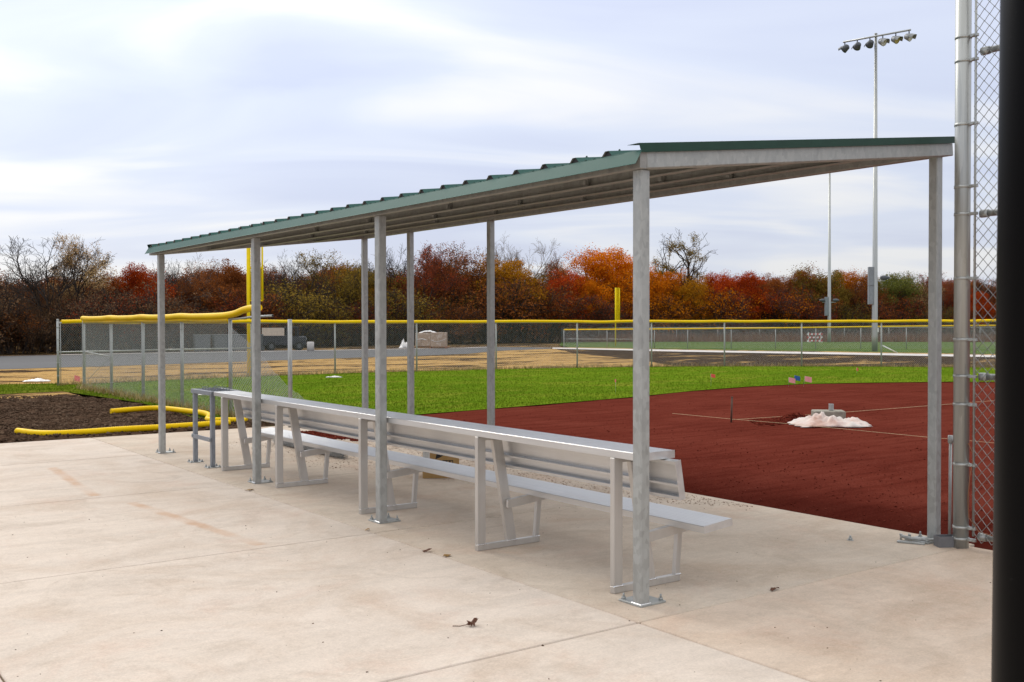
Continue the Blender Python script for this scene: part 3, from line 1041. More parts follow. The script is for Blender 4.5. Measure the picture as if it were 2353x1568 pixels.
# backrest: channel open to the rear
tb = math.atan2(0.043, 0.245)
BP = lambda a, b: (4.548 + a * math.cos(tb) + b * math.sin(tb), 0.850 + a * math.sin(tb) - b * math.cos(tb))   # a forward, b down
for ya, yb in ((4.55, 8.15), (8.1525, 11.80)):
    m = MB()
    for (a0, a1, b0, b1) in ((0.040, 0.046, 0.0, 0.245), (0.0, 0.0395, 0.0, 0.006), (0.0, 0.0395, 0.239, 0.245), (0.004, 0.0395, 0.152, 0.156), (0.0, 0.0035, 0.147, 0.161), 
                             (0.0, 0.004, 0.0065, 0.020), (0.0, 0.004, 0.225, 0.2385)):
        m.prism([BP(a0, b0), BP(a1, b0), BP(a1, b1), BP(a0, b1)], ya, yb, 'y')
    m.build('backrest_plank', 'aluminium', BN)
m = MB()
m.prism([BP(-0.002, -0.002), BP(0.048, -0.002), BP(0.048, 0.247), BP(-0.002, 0.247)], 4.546, 4.5495, 'y')
m.build('backrest_end_cap', 'aluminium', BN)
for y in (4.86, 6.385, 8.245, 10.095, 11.65):
    T = 0.040
    fr = MB()
    fr.box(4.326, 4.912, y, y + T, 0.0005, 0.047, 0.004)
    fr = fr.build('leg_frame', 'aluminium_leg', BN)
    q = MB()
    q.box(4.326, 4.401, y, y + T, 0.0475, 0.8575, 0.004)
    q.build('rear_leg', 'aluminium_leg', fr)
    q = MB()
    q.prism([(4.604, 0.0475), (4.686, 0.0475), (4.551, 0.8235), (4.469, 0.8235)], y + 0.001, y + T - 0.001, 'y')
    q.build('slanted_leg', 'aluminium_leg', fr)
    q = MB()
    q.prism([(4.4015, 0.826), (4.60, 0.826), (4.60, 0.8575), (4.4015, 0.8575)], y + 0.004, y + T - 0.004, 'y')
    q.build('shelf_bracket', 'aluminium_leg', fr)
    q = MB()
    q.prism([(4.585, 0.302), (4.95, 0.336), (4.95, 0.4000), (4.585, 0.3655)], y - 0.0385, y - 0.0005, 'y')
    q.build('seat_arm', 'aluminium_leg', fr)
    q = MB()
    q.prism([(4.868, 0.0475), (4.905, 0.0475), (4.932, 0.334), (4.892, 0.330)], y + 0.003, y + T - 0.003, 'y')
    q.build('front_leg', 'aluminium_leg', fr)
    q = MB()
    rr = np.random.default_rng(int(y * 100))
    for (xa, xb) in ((4.326, 4.405), (4.60, 4.69), (4.862, 4.91)):
        xs = np.arange(xa, xb, 0.006)
        q.tube([(x, y - 0.0005, 0.0475 + rr.normal() * 0.0008) for x in xs], [0.0045 + rr.uniform(0, 0.002) for _ in xs], 6)
    zs = np.arange(0.305, 0.365, 0.006)
    q.tube([(4.584, y - 0.02, z) for z in zs], [0.0042 + rr.uniform(0, 0.0015) for _ in zs], 6)
    q.build('weld_bead', 'weld', fr)

# --- bat rack at the far end of the bench
BR = thing('bat_rack', 'grey painted steel bat rack on two bolted legs at the bench end', 'rack', (4.4, 12.35, 0))
for y in (12.03, 12.63):
    m = MB()
    m.box(4.325, 4.375, y - 0.025, y + 0.025, 0.010, 0.853, 0.004)
    lg = m.build('leg', 'rack_grey', BR)
    q = MB()
    q.box(4.265, 4.435, y - 0.07, y + 0.07, 0.0005, 0.0095, 0.002)
    q.build('base_plate', 'galvanized', lg)
    q = MB()
    for bx_ in (4.285, 4.415):
        for by_ in (y - 0.05, y + 0.05):
            q.tube([(bx_, by_, 0.009), (bx_, by_, 0.024)], 0.012, 6)
            q.tube([(bx_, by_, 0.022), (bx_, by_, 0.036)], 0.006, 6)
    q.build('anchor_bolts', 'galvanized', lg)
m = MB()
m.box(4.312, 4.3245, 12.00, 12.66, 0.305, 0.355, 0.002)
m.build('crossbar', 'rack_grey', BR)
m = MB()
for y in (12.03, 12.63):
    m.tube([(4.300, y, 0.33), (4.312, y, 0.33)], 0.012, 6)
m.build('crossbar_bolts', 'galvanized', BR)
m = MB()
for (a, b, c_, d) in ((4.32, 4.365, 11.99, 12.70), (4.66, 4.70, 11.99, 12.70)):
    m.box(a, b, c_, d, 0.855, 0.905, 0.003)
m.box(4.3655, 4.6595, 11.99, 12.03, 0.855, 0.905, 0.003)
m.box(4.3655, 4.6595, 12.66, 12.70, 0.855, 0.905, 0.003)
m.build('tray_frame', 'rack_grey', BR)
m = MB()
for i in range(6):
    y = 12.09 + i * 0.10
    m.tube([(4.366, y, 0.895), (4.659, y, 0.895)], 0.007, 6)
    m.tube([(4.43, y, 0.895), (4.43, y, 0.925), (4.47, y + 0.02, 0.935)], 0.006, 6)
    m.tube([(4.58, y, 0.895), (4.58, y, 0.925), (4.62, y + 0.02, 0.935)], 0.006, 6)
m.build('holder_bars', 'rack_grey', BR)

# --- cardboard carton with print
BXO = (6.13, 9.80, 0)
BX = thing('cardboard_box', 'brown cardboard carton with black print standing behind the bench', 'box', BXO)
ex = Vector((0.832, -0.555, 0))           # along the printed face, to the right
ey = Vector((0.555, 0.832, 0))            # away from the viewer
corner = Vector((5.89, 9.77, 0.002))
Wd, Dp, Ht = 0.40, 0.30, 0.335
M = Matrix(((ex.x, ey.x, 0, 0), (ex.y, ey.y, 0, 0), (0, 0, 1, 0), (0, 0, 0, 1)))
M.translation = corner + ex * Wd / 2 + ey * Dp / 2 + Vector((0, 0, Ht / 2))
m = MB()
m.mbox(M, Wd, Dp, Ht, 0.004)
bx = m.build('carton', 'cardboard', BX)


def on_face(a, b, off=0.0015):             # a right, b up on the printed face
    return corner + ex * a + Vector((0, 0, b)) - ey * off


def quad(mb_, pts_, off=0.0015, th=0.001):
    n = len(pts_)
    vs = [on_face(a, b, off) for a, b in pts_] + [on_face(a, b, off - th) for a, b in pts_]
    fs = [tuple(range(n)), tuple(range(n, 2 * n))[::-1]] + [(i, (i + 1) % n, n + (i + 1) % n, n + i) for i in range(n)]
    mb_.add(vs, fs)


m = MB()
quad(m, [(0.003, 0.205), (0.078, 0.198), (0.078, 0.332), (0.003, 0.332)])
lb = m.build('paper_label', 'paper_white', BX)
m = MB()
rr = np.random.default_rng(3)
for i in range(9):                          # barcode
    a = 0.012 + i * 0.0062
    quad(m, [(a, 0.296), (a + 0.003, 0.296), (a + 0.003, 0.322), (a, 0.322)], 0.0028)
for j in range(6):                          # fine lines of print
    b = 0.282 - j * 0.0125
    a = 0.010
    while a < 0.066:
        w_ = rr.uniform(0.004, 0.011)
        quad(m, [(a, b), (min(a + w_, 0.07), b), (min(a + w_, 0.07), b + 0.0042), (a, b + 0.0042)], 0.0028)
        a += w_ + 0.004
m.build('label_print', 'print_black', lb)
m = MB()                                    # black swoosh-like mark
quad(m, [(0.140, 0.212), (0.158, 0.216), (0.190, 0.229), (0.222, 0.248), (0.252, 0.276), (0.224, 0.262), (0.200, 0.253), (0.188, 0.262), (0.196, 0.320), (0.166, 0.320)])
m.build('printed_mark', 'print_black', BX)
m = MB()                                    # HYDRO-like block letters, only the tops show: N D R O shapes
LT = {'Y': [(0, 1, .5, .5), (1, 1, .5, .5), (.5, .5, .5, 0)],
      'D': [(0, 0, 0, 1), (0, 1, 1, 1), (1, 1, 1, 0), (1, 0, 0, 0)],
      'R': [(0, 0, 0, 1), (0, 1, 1, 1), (1, 1, 1, .5), (1, .5, 0, .5), (.5, .5, 1, 0)],
      'O': [(0, 0, 0, 1), (0, 1, 1, 1), (1, 1, 1, 0), (1, 0, 0, 0)],
      'N': [(0, 0, 0, 1), (0, 1, 1, 0), (1, 0, 1, 1)]}
hl, wl, tk = 0.040, 0.028, 0.0085
for i, ch in enumerate('NDRO'):
    a0 = 0.195 + i * 0.036
    for (p, q_, r_, s_2) in LT[ch]:
        A = Vector((a0 + p * wl, 0.155 + q_ * hl))
        B = Vector((a0 + r_ * wl, 0.155 + s_2 * hl))
        d = (B - A).normalized()
        n_ = Vector((-d.y, d.x)) * tk / 2
        A, B = A - d * tk / 2, B + d * tk / 2
        quad(m, [tuple(A - n_), tuple(B - n_), tuple(B + n_), tuple(A + n_)], 0.0015 + 0.0002 * i)
m.build('printed_letters', 'print_black', BX)

# --- roll of chain link lying on the pad
RL = thing('chain_link_roll', 'rolled up bundle of galvanized chain link lying behind the bench', 'mesh roll', (5.98, 12.8, 0))
m = []
rr = np.random.default_rng(5)
for lay in range(3):
    rad = 0.075 - lay * 0.02
    nst = 13 - lay * 2
    L = 2.1
    for fam in (1, -1):
        for s in range(nst):
            t0 = 2 * math.pi * s / nst
            ys_ = np.linspace(0, L, 60)
            th_ = t0 + fam * ys_ * 9.0
            x = 5.96 + np.cos(th_) * rad * 1.15
            z = 0.078 + np.sin(th_) * rad
            Pp = np.stack([x + rr.normal(size=60) * 0.003, 11.80 + ys_, np.maximum(z + rr.normal(size=60) * 0.003, 0.004)], 1)
            m.append(np_segs(Pp[:-1], Pp[1:], 0.0028, 0.0028))
V, F = merge(m)
V -= np.array(ORIG[RL.name])
np_mesh('wire_coil', V, F, 'wire', RL)
m = MB()
m.tube([(5.96, 11.82, 0.078), (5.96, 13.9, 0.078)], 0.03, 8)
m.build('core', 'wire_dark', RL)

# ================================================================== FENCES
def link_mesh(a, b, z0, z1, pitch=0.072, r=0.0018, zb0=None, zb1=None, off=0.0):
    """chain link wires in the vertical plane a-b; the two diagonal families cross"""
    a, b = np.array(a, float), np.array(b, float)
    L = np.linalg.norm(b - a)
    d = (b - a) / L
    nrm = np.array([-d[1], d[0]])
    H = z1 - z0
    out = []
    for fam in (1, -1):
        s0 = np.arange(-H, L + H, pitch)
        if fam == 1:
            lo, hi = np.maximum(s0, 0), np.minimum(s0 + H, L)
            za, zb_ = z0 + (lo - s0), z0 + (hi - s0)
        else:
            lo, hi = np.maximum(s0, 0), np.minimum(s0 + H, L)
            za, zb_ = z1 - (lo - s0), z1 - (hi - s0)
        ok = hi - lo > 0.01
        lo, hi, za, zb_ = lo[ok], hi[ok], za[ok], zb_[ok]
        o = nrm * (off + 0.0018 * fam)
        P0 = np.stack([a[0] + d[0] * lo + o[0], a[1] + d[1] * lo + o[1], za], 1)
        P1 = np.stack([a[0] + d[0] * hi + o[0], a[1] + d[1] * hi + o[1], zb_], 1)
        out.append(np_segs(P0, P1, r, r))
    return merge(out)


def corrugated(path, r, amp, period, n=10):
    """dense ringed tube along a polyline (smoothed)"""
    P = np.array(path, float)
    # Catmull-Rom resample
    Q = [P[0] * 2 - P[1]] + list(P) + [P[-1] * 2 - P[-2]]
    S = []
    for i in range(1, len(Q) - 2):
        for t in np.linspace(0, 1, 24, endpoint=False):
            p0, p1, p2, p3 = Q[i - 1], Q[i], Q[i + 1], Q[i + 2]
            S.append(0.5 * ((2 * p1) + (-p0 + p2) * t + (2 * p0 - 5 * p1 + 4 * p2 - p3) * t * t + (-p0 + 3 * p1 - 3 * p2 + p3) * t ** 3))
    S.append(P[-1])
    S = np.array(S)
    L = np.concatenate([[0], np.cumsum(np.linalg.norm(np.diff(S, axis=0), axis=1))])
    step = period / 2 if period else 0.25
    u = np.arange(0, L[-1], step)
    X = np.stack([np.interp(u, L, S[:, i]) for i in range(3)], 1)
    rr_ = [r + (amp if i % 2 else -amp) for i in range(len(X))] if period else [r] * len(X)
    return [tuple(x) for x in X], rr_


def post_tube(par, x, y, h, r=0.03, mat='galvanized', cap=True, name='post', n=10):
    m = MB()
    m.tube([(x, y, -0.03), (x, y, h)], r, n)
    if cap:
        m.tube([(x, y, h), (x, y, h + 0.02), (x, y, h + 0.032)], [r * 1.12, r * 1.05, r * 0.4], n)
    return m.build(name, mat, par)


# --- foul-line fence running away along x = 7.08
LF = thing('foul_line_fence', 'galvanized chain link fence with sagging yellow top guard beside the soil bed', 'fence', (7.08, 22.5, 0))
ly = [29.32, 26.66, 24.02, 21.34, 18.62]
for y in ly:
    post_tube(LF, 7.08, y, 1.80 if y < 29 else 1.86, 0.036, cap=(y > 29))
lp = post_tube(LF, 7.08, 15.95, 1.785, 0.036, cap=False)
lp['label'] = 'bare end post standing without mesh'
for y0, y1 in zip(ly[:-1], ly[1:]):
    V, F = link_mesh((7.02, y0), (7.02, y1), 0.04, 1.78)
    V -= np.array(ORIG[LF.name])
    np_mesh('chain_link', V, F, 'wire', LF)
m = MB()
m.tube([(7.08, 29.3, 1.79), (7.08, 18.3, 1.80), (7.00, 17.4, 1.83), (6.95, 16.35, 1.845)], 0.021, 10)
m.build('top_rail', 'pipe', LF)
m = MB()
m.tube([(6.95, 16.345, 1.845), (6.95, 16.338, 1.845)], 0.017, 10)
m.build('pipe_mouth', 'rubber_black', LF)  # black disc: shade inside the hollow pipe end, put into the colour
m = MB()
m.tube([(7.08, 29.3, 0.98), (7.08, 26.7, 0.90)], 0.018, 8)
m.build('brace_rail', 'pipe', LF)
m = MB()
m.tube([(7.06, 29.25, 0.12), (7.06, 26.72, 0.88)], 0.005, 5)
m.build('truss_rod', 'wire_dark', LF)
# yellow guards: a ribbed one on the rail and a loose sagging one lying over it
pth = [(7.08, 29.25 - i * 1.18, 1.785 + 0.012 * math.sin(i * 2.1)) for i in range(10)]
X, r_ = corrugated(pth, 0.050, 0.005, 0.05, 8)
MB().tube(X, r_, 8).build('ribbed_guard', 'yellow_tube', LF)
pth = []
for y0, y1 in zip(ly[:-1], ly[1:]):
    for t in (0, 0.25, 0.5, 0.75):
        pth.append((7.05, y0 + (y1 - y0) * t, 1.862 - 0.009 * math.sin(math.pi * t) + (0.004 if t else 0.012)))
pth += [(7.05, 18.75, 1.87), (7.04, 18.25, 1.90), (7.03, 17.85, 1.955), (7.02, 17.45, 1.985), (7.01, 17.05, 1.99)]
X, r_ = corrugated(pth, 0.062, 0.0015, 0.10, 12)
MB().tube(X, r_, 12).build('loose_guard', 'yellow_tube', LF)
m = MB()
for y in ly[:-1]:
    for t in (0.25, 0.75, 1.2, 1.6):
        m.tube([(7.08, y, t), (7.08, y, t + 0.02)], 0.040, 10)
m.build('tie_bands', 'wire', LF)
# torn end of the mesh, drooping and fanned out past the last held post
NU, NV = 46, 42
rr = np.random.default_rng(11)


def loose(u, v):
    """u: metres along the mesh past the last held post, v: height on the mesh"""
    t = u / 3.3
    drop = 1.0 - 0.62 * t ** 1.5                # top edge falls
    z = 0.03 + v * drop * (1 - 0.10 * math.sin(math.pi * t))
    y = 18.62 - u * (0.96 - 0.16 * (v / 1.75) * t)
    x = 7.03 + 0.55 * t ** 2 + 0.22 * math.sin(2.2 * t) * (1 - v / 1.75) + 0.05 * math.sin(4 * t + v * 2)
    return (x, y, z)


segs0, segs1 = [], []
p_ = 0.088
for fam in (1, -1):
    for k0 in np.arange(-1.78, 3.3 + 1.78, p_):
        prev = None
        for h_ in np.arange(0, 1.75, 0.07):
            u = k0 + h_ if fam == 1 else k0 + 1.75 - h_
            lim = 3.25 - 1.75 * max(0.0, (h_ - 0.55)) ** 0.8 * 0.95       # stepped torn edge
            if u < 0 or u > lim:
                prev = None
                continue
            q = loose(u, h_)
            if prev is not None:
                segs0.append(prev)
                segs1.append(q)
            prev = q
V, F = np_segs(segs0, segs1, 0.0034, 0.0034)
V -= np.array(ORIG[LF.name])
o = np_mesh('loose_chain_link', V, F, 'wire', LF)
o['label'] = 'torn loose end of chain link drooping off the fence'

# --- outfield fence with yellow guard
OF = thing('outfield_fence', 'long curved outfield chain link fence with straight yellow top guard', 'fence', (22.4, 31.0, 0))
for i, (x, y) in enumerate(FENCE):
    post_tube(OF, x, y, 1.83 if i == 0 else 1.76, 0.034 if i == 0 else 0.030, cap=(i == 0))
for (a, b) in zip(FENCE[:-1], FENCE[1:]):
    V, F = link_mesh(a, b, 0.03, 1.76, off=-0.045)
    V -= np.array(ORIG[OF.name])
    np_mesh('chain_link', V, F, 'wire', OF)
    m = MB()
    m.tube([(a[0], a[1], 1.755), (b[0], b[1], 1.755)], 0.021, 8)
    m.build('top_rail', 'pipe', OF)
pth = []
for (a, b) in zip(FENCE[:-1], FENCE[1:]):
    for t in (0, 0.33, 0.67):
        pth.append((a[0] + (b[0] - a[0]) * t, a[1] + (b[1] - a[1]) * t, 1.785 + RNG.normal() * 0.009))
X, r_ = corrugated([(FENCE[0][0] + 0.1, FENCE[0][1] + 0.02, 1.785)] + pth[1:], 0.056, 0.002, 0.10, 8)
MB().tube(X, r_, 8).build('yellow_guard', 'yellow_tube', OF)
m = MB()
for a, b in zip(FENCE[:2], FENCE[1:3]):
    m.tube([(a[0], a[1], 0.93), (b[0], b[1], 0.93)], 0.021, 8)
m.build('middle_rail', 'pipe', OF)
m = MB()
for z in (0.25, 0.62, 0.95, 1.28, 1.62):
    m.tube([(6.79, 31.0, z), (6.79, 31.0, z + 0.025)], 0.040, 10)
m.tube([(6.86, 31.0, 0.05), (6.86, 31.0, 1.74)], 0.010, 6)
m.build('tension_bands', 'wire', OF)

# --- second field: near fence and back fence
SF = thing('second_field_fence', 'lower chain link fence with thin yellow guard round the second field', 'fence', (52, 48, 0))
F2 = [(46.5, 57.6, 1.27), (48.3, 55.0, 1.29), (50.1, 52.1, 1.31), (51.4, 50.2, 1.33), (53.2, 47.9, 1.36), (55.1, 45.7, 1.38), (57.0, 43.9, 1.41), (59.1, 41.9, 1.45), (61.2, 39.9, 1.48),
      (63.5, 37.8, 1.51), (66.0, 35.6, 1.53), (68.6, 33.3, 1.55)]
for (x, y, h_) in F2:
    post_tube(SF, x, y, h_, 0.028, cap=False, n=8)
for a, b in zip(F2[:-1], F2[1:]):
    V, F = link_mesh(a[:2], b[:2], 0.02, (a[2] + b[2]) / 2 - 0.02, 0.072, 0.0023)
    V -= np.array(ORIG[SF.name])
    np_mesh('chain_link', V, F, 'wire', SF)
X, r_ = corrugated([(x, y, h_ + 0.02) for x, y, h_ in F2], 0.052, 0, 0, 6)
MB().tube(X, r_, 6).build('yellow_guard', 'yellow_tube', SF)
m = MB()
for a, b in zip(F2[:2], F2[1:3]):
    m.tube([(a[0], a[1], 0.62), (b[0], b[1], 0.62)], 0.021, 6)
m.build('middle_rail', 'pipe', SF)
BF = thing('back_fence', 'farthest grey chain link fence along the woods behind the second field', 'fence', (66, 74, 0))
B2 = [(61.6, 76.6), (65, 75.2), (68.2, 73.2), (71.2, 71.0), (74.1, 68.4), (76.8, 65.6), (79.4, 62.8), (82.1, 60.0), (84.8, 57.1), (87.5, 54.2), (90.2, 51.3), (93, 48.4)]
for (x, y) in B2:
    post_tube(BF, x, y, 1.32, 0.032, cap=False, n=6)
for a, b in zip(B2[:-1], B2[1:]):
    V, F = link_mesh(a, b, 0.02, 1.30, 0.10, 0.0028)
    V -= np.array(ORIG[BF.name])
    np_mesh('chain_link', V, F, 'wire', BF)
m = MB()
m.tube([(x, y, 1.32) for x, y in B2], 0.03, 6)
m.build('top_rail', 'pipe', BF)

# --- backstop at the right
BS = thing('backstop_fence', 'tall galvanized backstop post with chain link panel and horizontal rails', 'fence', (7.37, 4.32, 0))
m = MB()
m.tube([(7.354, 4.327, -0.05), (7.354, 4.327, 5.6)], 0.057, 28)
bp_ = m.build('post', 'pipe', BS)
by_ = 4.327
for z in (0.069, 0.156, 0.633, 1.086, 1.299, 1.575, 2.036, 2.52, 2.726, 3.193, 3.669, 3.847, 4.6):
    m = MB()
    m.tube([(7.354, by_, z - 0.011), (7.354, by_, z + 0.011)], 0.0605, 24)
    m.box(7.340, 7.368, by_ - 0.118, by_ - 0.058, z - 0.011, z + 0.011, 0.002)
    m.tube([(7.329, by_ - 0.088, z), (7.382, by_ - 0.088, z)], 0.009, 6)
    m.build('brace_band', 'pipe', bp_)
m = MB()
m.tube([(7.354, by_ - 0.100, 0.10), (7.354, by_ - 0.100, 5.5)], 0.009, 8)
m.build('tension_bar', 'pipe', BS)
for z in (0.100, 1.30, 2.515, 3.72):
    m = MB()
    m.tube([(7.384, by_ - 0.13, z), (7.384, by_ - 0.19, z)], 0.030, 14)
    m.tube([(7.384, by_ - 0.15, z), (7.384, by_ - 3.0, z)], 0.024, 14)
    m.build('rail', 'pipe', BS)
# woven zigzag wires
A0, pw, ph = by_ - 0.092, 0.078, 0.088
S0, S1 = [], []
ncol = 36
zz = np.arange(0.06, 5.4, ph / 2)
for c in range(ncol):
    y_mid = A0 - c * pw / 2 * 1.0 - pw / 4
    sgn = 1 if c % 2 == 0 else -1
    pts_ = []
    for i, z in enumerate(zz):
        k_ = 1 if (i % 2 == 0) else -1
        pts_.append((7.346 + 0.0045 * k_ * sgn, y_mid + k_ * sgn * pw * 0.27, z))
    S0 += pts_[:-1]
    S1 += pts_[1:]
V, F = np_segs(S0, S1, 0.0025, 0.0025, 5)
V -= np.array(ORIG[BS.name])
np_mesh('chain_link', V, F, 'wire_near', BS)
m = MB()
m.tube([(7.33, by_ - 0.07, 0.80), (7.355, by_ - 0.10, 0.71), (7.329, by_ - 0.085, 0.55), (7.33, by_ - 0.07, 0.38), (7.335, by_ - 0.075, 0.24), (7.36, by_ - 0.14, 0.14), (7.354, by_ - 0.3, 0.12)], 0.004, 6)
m.build('tie_wire', 'copper', BS)
# thin grounding pipe beside the shelter post
m = MB()
m.tube([(7.585, 4.556, 0), (7.592, 4.556, 0.77)], 0.012, 10)
GP = m.build('conduit_pipe', 'galvanized', None)
tag(GP, 'thin upright conduit pipe between shelter corner post and backstop post', 'pipe')
m = MB()
m.tube([(7.592, 4.556, 0.755), (7.592, 4.556, 0.815)], 0.021, 8)
m.box(7.60, 7.64, 4.546, 4.566, 0.77, 0.81, 0.003)
m.build('clamp', 'galvanized', GP)

# --- black post close to the camera
m = MB()
m.tube([(1.5925, 0.8206, 0.0), (1.6167, 0.8030, 4.2)], 0.0625, 48)
BK = thing('black_post', 'smooth black round post standing very close at the right edge', 'post', (1.603, 0.813, 0))
m.build('shaft', 'black_vinyl', BK)
m = MB()
m.tube([(1.6167, 0.803, 4.2), (1.6167, 0.803, 4.23), (1.6167, 0.803, 4.26)], [0.066, 0.06, 0.02], 32)
m.build('cap', 'black_vinyl', BK)
m = MB()
m.tube([(1.603, 0.813, 0.002), (1.603, 0.813, 0.016)], 0.11, 32)
m.build('base_collar', 'black_vinyl', BK)

# --- yellow guards lying on the ground
G1 = [(3.22, 17.45, 0.055), (3.38, 16.98, 0.052), (3.62, 16.70, 0.055), (4.06, 16.66, 0.055), (4.6, 16.70, 0.058), (5.16, 16.70, 0.055), (5.8, 16.74, 0.055), (6.38, 16.80, 0.055)]
X, r_ = corrugated(G1, 0.050, 0.0028, 0.030, 14)
o = MB().tube(X, r_, 14).build('yellow_tube', 'yellow_tube', None)
tag(o, 'ribbed yellow fence guard tube lying along the concrete edge', 'tube', 'yellow guard tubes on the ground')
G2 = [(5.40, 20.40, 0.05), (5.85, 20.45, 0.065), (6.3, 20.35, 0.07), (6.60, 19.4, 0.055), (6.66, 18.9, 0.055), (6.56, 18.3, 0.055), (6.28, 17.6, 0.055), (6.30, 17.38, 0.055), (6.45, 17.28, 0.055), (6.75, 17.0, 0.055)]
X, r_ = corrugated(G2, 0.050, 0.0028, 0.030, 14)
o = MB().tube(X, r_, 14).build('yellow_tube', 'yellow_tube', None)
tag(o, 'bent yellow fence guard tube lying on the soil nearer the fence', 'tube', 'yellow guard tubes on the ground')
m = MB()
X, r_ = corrugated([(6.95, 22.5, 0.03), (7.0, 22.3, 0.045), (7.02, 22.05, 0.03)], 0.03, 0, 0, 8)
tag(MB().tube(X, r_, 8).build('guard_scrap', 'yellow_tube', None), 'short yellow scrap of guard tube in grass by the fence foot', 'tube')

# ================================================================== FOUL POLES, LIGHT POLES
def mesh_panel(par, p, ax, w, z0, z1, mat='yellow_paint', fr=0.022, pitch=0.05, wr=0.006):
    """framed wire panel on one side of a pole"""
    p, ax = Vector(p), Vector(ax)
    m = MB()
    a, b = p + ax * 0.05, p + ax * (0.05 + w)
    for q in (a, b):
        m.tube([(q.x, q.y, z0), (q.x, q.y, z1)], fr, 8)
    for z in (z0, (z0 + z1) / 2, z1):
        m.tube([(a.x, a.y, z), (b.x, b.y, z)], fr * 0.9, 8)
    fo = m.build('panel_frame', mat, par)
    V, F = link_mesh((a.x, a.y), (b.x, b.y), z0, z1, pitch, wr)
    V -= np.array(ORIG[par.name])
    np_mesh('panel_mesh', V, F, mat, fo)


FP = thing('foul_pole', 'tall yellow foul pole with mesh panel behind the shelter post', 'pole', (13.34, 33.4, 0))
m = MB()
m.tube([(13.34, 33.4, -0.02), (13.34, 33.4, 4.75)], 0.058, 16)
m.build('pole', 'yellow_paint', FP)
mesh_panel(FP, (13.34, 33.4, 0), (0.8086, -0.5884, 0), 0.43, 2.50, 4.68, fr=0.027)
FQ = thing('foul_pole', 'yellow foul pole panel rising above the second field fence', 'pole', (53.05, 59.43, 0))
m = MB()
m.tube([(53.05, 59.43, -0.02), (53.05, 59.43, 4.46)], 0.050, 12)
m.build('pole', 'yellow_paint', FQ)
mesh_panel(FQ, (53.05, 59.43, 0), (0.8086, -0.5884, 0), 0.26, 1.95, 4.42, fr=0.03, pitch=0.045, wr=0.010)


